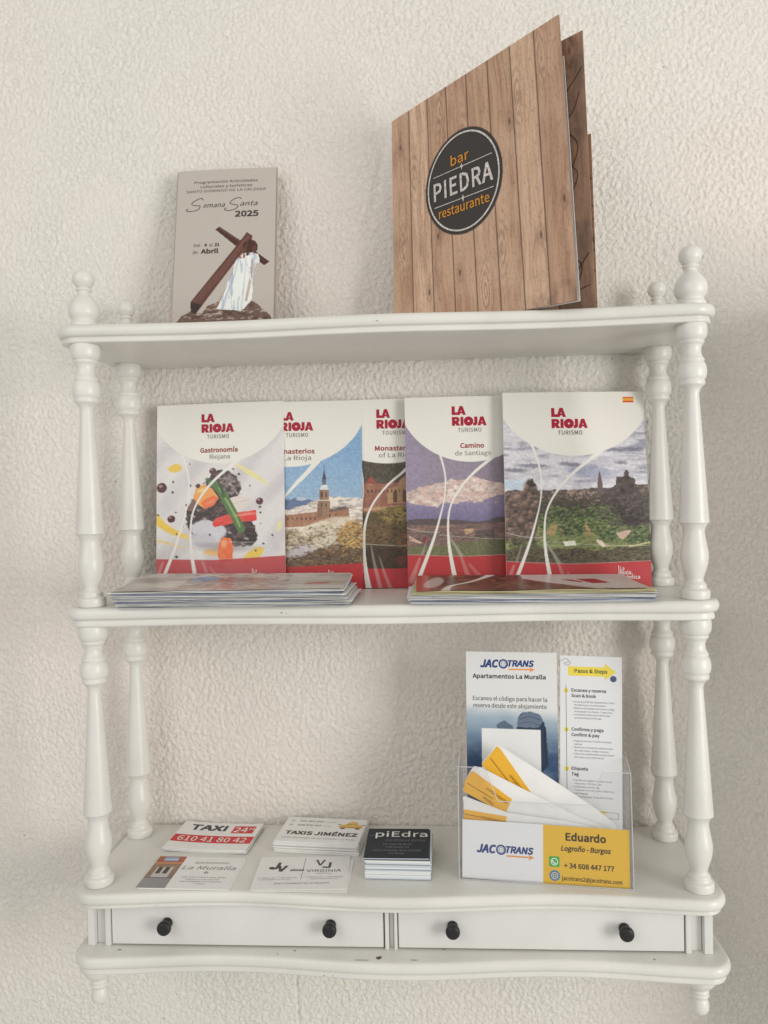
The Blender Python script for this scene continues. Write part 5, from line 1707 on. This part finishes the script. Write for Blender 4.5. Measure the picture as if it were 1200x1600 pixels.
loose_card('plain white card edge just showing under the two-shop card', (-0.1395, -0.1565), (-0.0425, -0.1570), (-0.1400, -0.0880), 0.0002, 0.0955, 0.069, 'shop cards lying at the front middle')
loose_card('white two-shop card, shoes on its left half and a fashion shop on its right', (-0.1415, -0.1560), (-0.0450, -0.1515), (-0.1450, -0.0870), 0.0008, 0.0965, 0.070, 'shop cards lying at the front middle', draw=draw_jv)

BLACKCARD = mat_plain('black_card', C(38, 44, 49), 0.5, 0.25)
CARD_EDGE = [mat_plain('card_edge_%s' % n_, c, 0.6, 0.3) for n_, c in (('white', C(206, 208, 206)), ('blue_grey', C(176, 186, 196)), ('grey', C(150, 156, 162)))]
def draw_piedra(o, w, h, mp):
    F = Lettering(h)
    F.rect(0.05, w - 0.05, 0.05, h - 0.05)
    F.build('black_face', BLACKCARD, o, mp, 0.00004)
    L = Lettering(h)
    L.text('piEdra', w / 2 + 3.5, 20.5, 13.0, 'c', width=56, bold=0.008, space=1.0)
    L.build('lettering', ink((216, 214, 208), 1.3), o, mp, 0.00015)
    S = Lettering(h)
    S.text('restaurante', 42, 31, 5.2, 'c', width=42)
    S.text('bar', 6, 19, 4.5, 'c', width=6)
    S.build('lettering', ink((104, 104, 108), 1.3), o, mp, 0.00015)
    T = Lettering(h)
    for d, t_, ww in ((40, 'tel. 941 34 24 04', 30), (46.5, 'Calle Mayor, 63', 25), (54, 'Santo Domingo de la Calzada', 50), (60.5, '(La Rioja)', 16)):
        T.text(t_, w / 2, d, 3.1, 'c', width=ww)
    T.build('lettering', ink((128, 130, 132), 1.3), o, mp, 0.00015)
rn = random.Random(77)
zc = 0.0002
NPI = 22
for k in range(NPI):
    top = k == NPI - 1
    j = 0 if top else rn.uniform(-0.0006, 0.0008)
    sh = 0.0 if top else (0.0018 if k < 20 else 0.0006)
    rot = 0 if top else (-0.0022 if k < 20 else -0.0008) * (0.6 + 0.4 * rn.random())
    g = CARD_EDGE[0] if k % 5 else CARD_EDGE[2]
    if k % 4 == 1:
        g = CARD_EDGE[1]
    loose_card('black restaurant card topmost of the tall pile' if top else 'card in the tall pile beneath the black restaurant card',
               (-0.0300 + sh + j, -0.1298 + j), (0.0365 + sh + j, -0.1300 + j + rot), (-0.0318 + sh + j, -0.0600 + j), zc, 0.0668, 0.0705,
               'restaurant cards in the tall pile', mat=(BLACKCARD if k in (20,) else g), t=0.00088, draw=(draw_piedra if top else None))
    zc += 0.00098

# ---------------------------------------------------------------- leaflet holder with its leaflets, tags and card
hy = R(-6.4)     # the holder is turned a little
def hp(a, b, z):
    """holder frame: a along the front (0..0.168), b back from the front, z up"""
    return (0.0672 + a * math.cos(hy) - b * math.sin(hy) * 1.0, -0.1285 + a * math.sin(hy) + b * math.cos(hy), z)
holder = thing('leaflet_holder', 'clear acrylic leaflet holder at the right of the lowest shelf', 'holder', (0.0672, -0.1285, 0.0004), (0, 0, hy))
HWd = 0.1700
tk = 0.0018
# local frame: x along the front, y back, z up. front face leans back slightly
def quadbox(mb, pts, nrm, t):
    n = Vector(nrm) * t
    a = [Vector(p) for p in pts]
    b = [p + n for p in a]
    m = len(a)
    mb.add([tuple(p) for p in a + b], [tuple(range(m))[::-1], tuple(range(m, 2 * m))] + [(k, (k + 1) % m, m + (k + 1) % m, m + k) for k in range(m)])
lean = lambda z: z * 0.10
fz = [(0.0, 0.0), (HWd, 0.0), (HWd, 0.1105), (HWd - 0.027, 0.1105), (HWd - 0.040, 0.078), (0.040, 0.078), (0.027, 0.1105), (0.0, 0.1105)]
mb = MB()
quadbox(mb, [(x, lean(z), z) for x, z in fz], (0, 1, 0), tk)
mb.build('front_panel', ACRYLIC, holder)
mb = MB()
quadbox(mb, [(x, 0.040 + z * 0.10, z) for x, z in ((0.0, 0.0), (HWd, 0.0), (HWd, 0.118), (0.0, 0.118))], (0, 1, 0), tk)
mb.build('back_panel', ACRYLIC, holder)
for x in (0.0, HWd - tk):
    mb = MB()
    quadbox(mb, [(x, tk, 0.0), (x, 0.040, 0.0), (x, 0.0518, 0.118), (x, tk + 0.01105, 0.1105)], (1, 0, 0), tk)
    mb.build('side_panel', ACRYLIC, holder)
MB().box(tk, HWd - tk, tk, 0.040, 0.0, tk).build('floor_panel', ACRYLIC, holder)
# pale rods along the edges, their highlight put into the colour
mb = MB()
def rod(p, q, r):
    p, q = Vector(p), Vector(q)
    d_ = (q - p).normalized()
    u = d_.orthogonal().normalized()
    v_ = d_.cross(u)
    ring = [(u * math.cos(a) + v_ * math.sin(a)) * r for a in [k * math.pi / 3 for k in range(6)]]
    mb.add([tuple(p + k) for k in ring] + [tuple(q + k) for k in ring], [(k, (k + 1) % 6, 6 + (k + 1) % 6, 6 + k) for k in range(6)])
for i in range(1, len(fz) + 1):
    (xa, za), (xb, zb_) = fz[i - 1], fz[i % len(fz)]
    if i == 1 or True:
        rod((xa, lean(za), za + 0.0003), (xb, lean(zb_), zb_ + 0.0003), 0.00055)
for x in (0.0, HWd):
    rod((x, lean(0.1105), 0.1105), (x, 0.0518, 0.118), 0.0007)
    rod((x, 0.040, 0.0), (x, 0.0518, 0.118), 0.0004)
mb.build('edge_highlight', ACRYLIC_E, holder)

def in_holder(name, label, cat, a, b, z, group=None, tilt=0.0, lean_=0.10, yaw=0.0):
    """thing placed in the holder's frame; local x along front, z up (leaning back)"""
    o = thing(name, label, cat, group=group)
    o.matrix_world = Matrix.Translation(Vector((0.0672, -0.1285, 0.0004))) @ Matrix.Rotation(hy, 4, 'Z') @ Matrix.Translation(Vector((a, b, z))) @ Matrix.Rotation(-math.atan(lean_), 4, 'X') @ Matrix.Rotation(tilt, 4, 'Y') @ Matrix.Rotation(yaw, 4, 'Z')
    return o

NAVY, ORA = (34, 56, 112), (222, 132, 50)
def jaco_logo(c, h, x, d, w, mp):
    """the carrier's word mark with the arrow under it; w = full width"""
    k = w / 60.0
    L = Lettering(h)
    L.text('JAC', x, d, 9.0 * k, 'l', width=20.5 * k, bold=0.040, shear=0.22)
    L.disc(x + 25.2 * k, d - 4.3 * k, 5.3 * k, 3.6 * k, 24)
    L.text('TRANS', x + 30.5 * k, d - 1.4 * k, 7.2 * k, 'l', width=29 * k, bold=0.045, shear=0.22)
    L.build('lettering', ink(NAVY), c, mp, 0.0003)
    A = Lettering(h)
    A.line([(x + 31 * k, d + 1.6 * k), (x + 55 * k, d + 1.6 * k)], 1.5 * k)
    A.poly([(x + 54 * k, d - 1.2 * k), (x + 60 * k, d + 1.6 * k), (x + 54 * k, d + 4.4 * k), (x + 55.4 * k, d + 1.6 * k)])
    A.build('arrow', ink(ORA), c, mp, 0.0003)
    M_ = Lettering(h)
    M_.disc(x + 25.5 * k, d - 4.2 * k, 3.2 * k, 2.2 * k, 14)
    M_.line([(x + 23.3 * k, d - 5.0 * k), (x + 25 * k, d - 4.0 * k), (x + 27.6 * k, d - 5.2 * k)], 0.5 * k)
    M_.build('mark', ink((150, 160, 170)), c, mp, 0.0003)

# card pushed in the front of the holder, half white half yellow
o = in_holder('contact_card', 'white and yellow contact card inside the front of the clear holder', 'card', 0.0028, -0.00075 + 0.003, 0.0008, tilt=R(0.9))
CW, CH = 0.1640, 0.0575
cv = Canvas(164, 57.5, 1.0, C(208, 209, 210))
cv.fill((cv.X > 80.5).astype(float), C(206, 166, 38))
# rounded outline
r_ = 3.0
cx_ = np.clip(cv.X, r_, 164 - r_)
cy_ = np.clip(cv.D, r_, 57.5 - r_)
cc = cv.build('card_face', SATIN, o, flat, 0.0002)
slab('card_stock', CW, CH, 0.0004, PAPER, o, flat, y0=0.0)
jaco_logo(cc, 57.5, 15, 31.5, 57, flat)
T = Lettering(57.5)
T.text('Eduardo', 122, 14, 7.6, 'c', width=39, bold=0.030)
T.text('Logroño - Burgos', 122, 24, 5.0, 'c', width=48, bold=0.022, shear=0.2)
T.text('+ 34 608 447 177', 125, 40.5, 5.0, 'c', width=48, bold=0.020)
T.text('jacotrans2@jacotrans.com', 127.5, 52.3, 4.0, 'c', width=58, bold=0.012)
T.build('lettering', ink((56, 44, 30)), cc, flat, 0.0004)
I = Lettering(57.5)
I.poly([(86.5, 31), (87.5, 30), (95.5, 30), (96.5, 31), (96.5, 39), (95.5, 40), (87.5, 40), (86.5, 39)])
I.build('phone_icon', ink((52, 150, 62)), cc, flat, 0.0004)
I = Lettering(57.5)
I.disc(91.5, 35, 3.6, 2.8, 18)
I.line([(89.6, 33.4), (90.4, 35.6), (93.2, 36.8)], 1.1)
I.build('phone_icon', ink((214, 224, 212), 1.3), cc, flat, 0.0006)
I = Lettering(57.5)
I.disc(91.8, 48.5, 5.2, n=28)
I.build('mail_icon', ink((58, 116, 152)), cc, flat, 0.0004)
I = Lettering(57.5)
I.disc(91.8, 48.5, 3.4, 2.7, 18)
I.disc(91.8, 48.5, 1.6, 1.0, 14)
I.build('mail_icon', ink((212, 190, 150), 1.3), cc, flat, 0.0006)

# service leaflet, left: dusk photo of a walker with a rucksack
LW, LH = 0.0945, 0.2200
o = in_holder('service_leaflet', 'left leaflet in the clear holder, dark blue photo of a walker with rucksack', 'leaflet', 0.0070, 0.0300, 0.0030, group='leaflets in the clear holder', tilt=R(0.2), lean_=0.075)
cv = Canvas(94.5, 220, 0.6, C(200, 200, 198))
ph = cv.below([(0, 60), (94.5, 66)], 0, 1, 12)
q = lambda cx, cy: ((cx - 88) / 6.15, (cy - 85) / 6.1)
Pq = lambda pts: [q(*p) for p in pts]
cv.fill(ph, C(150, 164, 174))
cv.fill(cv.below([(0, 76), (94.5, 80)], 0, 1, 22), C(96, 118, 140), 0.9)
cv.fill(cv.below([(0, 97), (94.5, 95)], 0, 1, 28), C(38, 62, 96), 0.9)
cv.fill(ph * np.clip((cv.n(20, 12, 4, 4) - 0.5) * 4, 0, 1), C(120, 140, 158), 0.45)
cv.fill(cv.poly(Pq([(290, 590), (280, 550), (330, 520), (380, 550), (400, 600)]), wob=1.2, seed=2), C(44, 58, 76), 0.7)
pk = cv.poly(Pq([(410, 580), (418, 500), (440, 470), (500, 458), (560, 480), (590, 540), (600, 640), (605, 800), (560, 840), (420, 830)]), wob=0.8, seed=3)
cv.fill(pk, C(40, 52, 70))
cv.fill(cv.poly(Pq([(412, 560), (420, 500), (450, 468), (500, 460), (560, 482), (575, 520), (545, 560)]), wob=0.6, seed=4), C(92, 104, 122))
cv.fill(cv.stroke(Pq([(430, 510), (490, 492), (560, 510)]), [0.7, 0.7], 0.5), C(40, 48, 62), 0.8)
cv.fill(cv.stroke(Pq([(425, 540), (490, 525), (555, 545)]), [0.6, 0.6], 0.5), C(40, 48, 62), 0.7)
cv.fill(cv.stroke(Pq([(590, 560), (585, 660), (600, 780)]), [1.5, 1.5, 1], 1), C(24, 34, 50), 0.8)
cv.fill(((cv.X > q(185, 0)[0]) & (cv.X < q(560, 0)[0]) & (cv.D > q(0, 572)[1]) & (cv.D < q(0, 840)[1] + 18)).astype(float), C(206, 206, 204))
lc = cv.build('front_page', SATIN, o, flat, 0.0002)
slab('folded_sheets', LW, LH, 0.0008, PAPER, o, flat, y0=0.0)
jaco_logo(lc, 220, 15.5, 16.5, 56.5, flat)
T = Lettering(220)
T.text('Apartamentos La Muralla', 45, 27.8, 4.6, 'c', width=76, bold=0.022)
T.build('lettering', ink((44, 44, 50)), lc, flat, 0.0004)
T = Lettering(220)
T.text('Escanea el código para hacer la', 45.5, 51.0, 4.4, 'c', width=77, bold=0.004)
T.text('reserva desde este alojamiento', 45.5, 58.3, 4.4, 'c', width=76, bold=0.004)
T.build('lettering', ink((74, 76, 80)), lc, flat, 0.0004)

# steps leaflet, right
o = in_holder('service_leaflet', 'right leaflet in the clear holder, white list of steps under a yellow arrow', 'leaflet', 0.1020, 0.0330, 0.0300, group='leaflets in the clear holder', tilt=R(1.2), lean_=0.075)
SW, SH = 0.0620, 0.1900
cv = Canvas(62, 190, 1.5, C(202, 203, 204))
sc_ = cv.build('front_page', SATIN, o, flat, 0.0002)
slab('folded_sheets', SW, SH, 0.0008, PAPER, o, flat, y0=0.0)
A = Lettering(190)
A.poly([(8, 11), (45, 11), (45, 7), (56, 15.5), (45, 24), (45, 20.5), (8, 20.5)])
A.build('yellow_arrow', ink((222, 192, 74)), sc_, flat, 0.0003)
for d in (36, 76, 116):
    A = Lettering(190)
    A.disc(5.5 + d * 0.01, d, 2.6, n=8)
    A.build('step_mark', ink((222, 192, 74)), sc_, flat, 0.0003)
A = Lettering(190)
A.poly([(30, 157), (46, 157), (44, 163), (34, 162)])
A.build('yellow_patch', ink((222, 192, 74)), sc_, flat, 0.0003)
G = Lettering(190)
G.line([(5.8, 30), (6.4, 80), (7.0, 145)], 0.4, 1)
for d, n_ in ((37.6, '1'), (77.6, '2'), (117.6, '3')):
    G.text(n_, 6.0 + d * 0.005, d, 2.8, 'c', bold=0.01)
G.line([(1, 6), (5, 3), (9, 6), (4, 8), (8, 10), (11, 6)], 0.35)
for a, b in (((8, 158), (58, 158)), ((58, 158), (58, 164)), ((58, 164), (8, 164))):
    G.line([a, b], 0.35)
G.build('lettering', ink((96, 96, 98)), sc_, flat, 0.0004)
T = Lettering(190)
T.text('Pasos & Steps', 31, 17.4, 4.0, 'c', width=33, bold=0.020)
for d, a, b in ((37, 'Escanea y reserva', 'Scan & book'), (77, 'Confirma y paga', 'Confirm & pay'), (117, 'Etiqueta', 'Tag')):
    T.text(a, 11.5, d, 3.3, 'l', bold=0.018)
    T.text(b, 11.5, d + 5.6, 3.3, 'l', bold=0.018)
T.build('lettering', ink((64, 64, 66)), sc_, flat, 0.0004)
T = Lettering(190)
rows = {48: ['Escanea el QR del alojamiento / Scan', 'the QR of your accommodation', 'Rellena el formulario de reserva y elige', 'el equipaje en el paso / Type your', 'reservation data and select your', 'accommodation in the app'],
        88: ['Paga tu reserva / Confirm and pay', 'payment', 'Recibe en el email de confirmación', 'de cada etapa, código reserva /', 'Check the confirmation email (check', 'the trips: your amount is)'],
        128: ['Escribe el nombre y destino en la', 'etiqueta / Fill the info', 'destination on the tag', 'Colócala en la etiqueta / Attach to', 'your luggage', 'Deja tu equipaje antes de las 8 am']}
for d, ls in rows.items():
    for i, s_ in enumerate(ls):
        T.text(s_, 14.5, d + i * 3.3, 1.7, 'l', width=min(40, len(s_) * 1.12))
        if i % 2 == 0:
            T.disc(13.0, d + i * 3.3 - 0.8, 0.4, n=6)
T.build('lettering', ink((110, 110, 112)), sc_, flat, 0.0004)
I = Lettering(190)
I.disc(53.5, 22.5, 3.2, n=16)
I.build('globe', ink((72, 82, 112)), sc_, flat, 0.0005)

# luggage tags, fanned in the front of the holder
YEL = ink((226, 160, 48))
def tag_world(cx, cy):
    """layout of the fan in the holder plane, metres from its lower-left corner"""
    u, v = 700 + cx / 4.0, 1000 + cy / 4.0
    x = 0.1234 + (u - 800) * 0.000651 - (v - 1250) * 0.000012
    z = 0.0739 + (u - 800) * 0.00002 - (v - 1250) * 0.000665
    return (x - 0.0672, z)
def luggage_tag(label, depth, white, yellow, words, wob):
    o = in_holder('luggage_tag', label, 'tag', 0, depth, 0, group='luggage tags in the clear holder', lean_=0.06)
    def curve(x, z):
        return -wob * math.sin(max(0, min(1, (x / 0.17))) * math.pi)
    def solid(pts, t, name, mat, dy=0.0):
        # a bent sheet: triangulated fan of small strips
        bm = bmesh.new()
        vs_ = [bm.verts.new((x, curve(x, z) - dy, z)) for x, z in pts]
        bm.faces.new(vs_)
        bmesh.ops.triangulate(bm, faces=bm.faces[:])
        bmesh.ops.subdivide_edges(bm, edges=bm.edges[:], cuts=2, use_grid_fill=True)
        for v_ in bm.verts:
            v_.co.y = curve(v_.co.x, v_.co.z) - dy
        r = bmesh.ops.extrude_face_region(bm, geom=bm.faces[:])
        for g in r['geom']:
            if isinstance(g, bmesh.types.BMVert):
                g.co.y += t
        bmesh.ops.recalc_face_normals(bm, faces=bm.faces[:])
        me = bpy.data.meshes.new(name)
        bm.to_mesh(me)
        bm.free()
        me.materials.append(mat)
        return link(bpy.data.objects.new(name, me), o)
    solid([tag_world(*p) for p in white], 0.0004, 'paper_strip', PAPER)
    if yellow:
        yb = solid([tag_world(*p) for p in yellow], 0.0002, 'yellow_band', YEL, 0.0004)
        # lettering along the band
        for (txt, c0, c1, hgt, col_) in words:
            (x0, z0), (x1, z1) = tag_world(*c0), tag_world(*c1)
            ang = math.atan2(z1 - z0, x1 - x0)
            Lw = math.hypot(x1 - x0, z1 - z0) * 1000
            v, f = ([], [])
            if txt:
                v, f = text_geo(txt, 0.012)
                a0, a1 = min(p[0] for p in v), max(p[0] for p in v)
                kx = Lw / (a1 - a0) / 1000
                kz = hgt / CAP / 1000
                P = [((p[0] - a0) * kx, p[1] * kz) for p in v]
            else:
                P = [(0, -0.00025), (Lw / 1000, -0.00025), (Lw / 1000, 0.00025), (0, 0.00025)]
                f = [(0, 1, 2, 3)]
            vv = []
            for a, b in P:
                x = x0 + a * math.cos(ang) - b * math.sin(ang)
                z = z0 + a * math.sin(ang) + b * math.cos(ang)
                vv.append((x, curve(x, z) - 0.0009, z))
            mesh_obj('lettering', vv, f, ink((110, 66, 22)), yb)
    return o
luggage_tag('upper luggage tag of the fan, long white strip with yellow end', 0.0165,
            [(290, 655), (330, 672), (560, 815), (760, 945), (905, 1040), (1020, 1135), (1005, 1165), (800, 1180), (600, 1130), (440, 1010), (200, 790), (195, 770)],
            [(293, 662), (312, 680), (505, 945), (458, 1002), (200, 785), (198, 772)],
            [('destination', (492, 965), (380, 835), 3.0, 0), ('name', (396, 942), (335, 880), 3.0, 0), ('', (395, 915), (250, 735), 0, 0)], 0.001)
luggage_tag('middle luggage tag of the fan, yellow end pointing left', 0.0120,
            [(130, 800), (150, 778), (190, 785), (250, 880), (390, 980), (640, 1020), (1000, 1150), (1000, 1175), (400, 1110), (345, 1068), (80, 930), (95, 860)],
            [(132, 808), (150, 812), (385, 975), (342, 1066), (80, 932), (92, 868)],
            [('destination', (362, 990), (232, 905), 3.0, 0), ('name', (272, 1002), (212, 958), 3.0, 0), ('', (270, 975), (105, 880), 0, 0)], 0.001)
luggage_tag('lowest luggage tag of the fan, just above the contact card', 0.0085,
            [(78, 960), (95, 955), (180, 1030), (360, 1050), (700, 1090), (1010, 1150), (1010, 1185), (85, 1140), (85, 1000)],
            [(88, 1034), (352, 1072), (345, 1122), (88, 1118)],
            [('destination', (345, 1100), (195, 1070), 3.0, 0), ('', (190, 1078), (90, 1062), 0, 0)], 0.0008)

if _to.name in bpy.data.objects:
    bpy.data.objects.remove(_to)
    bpy.data.curves.remove(_tc)
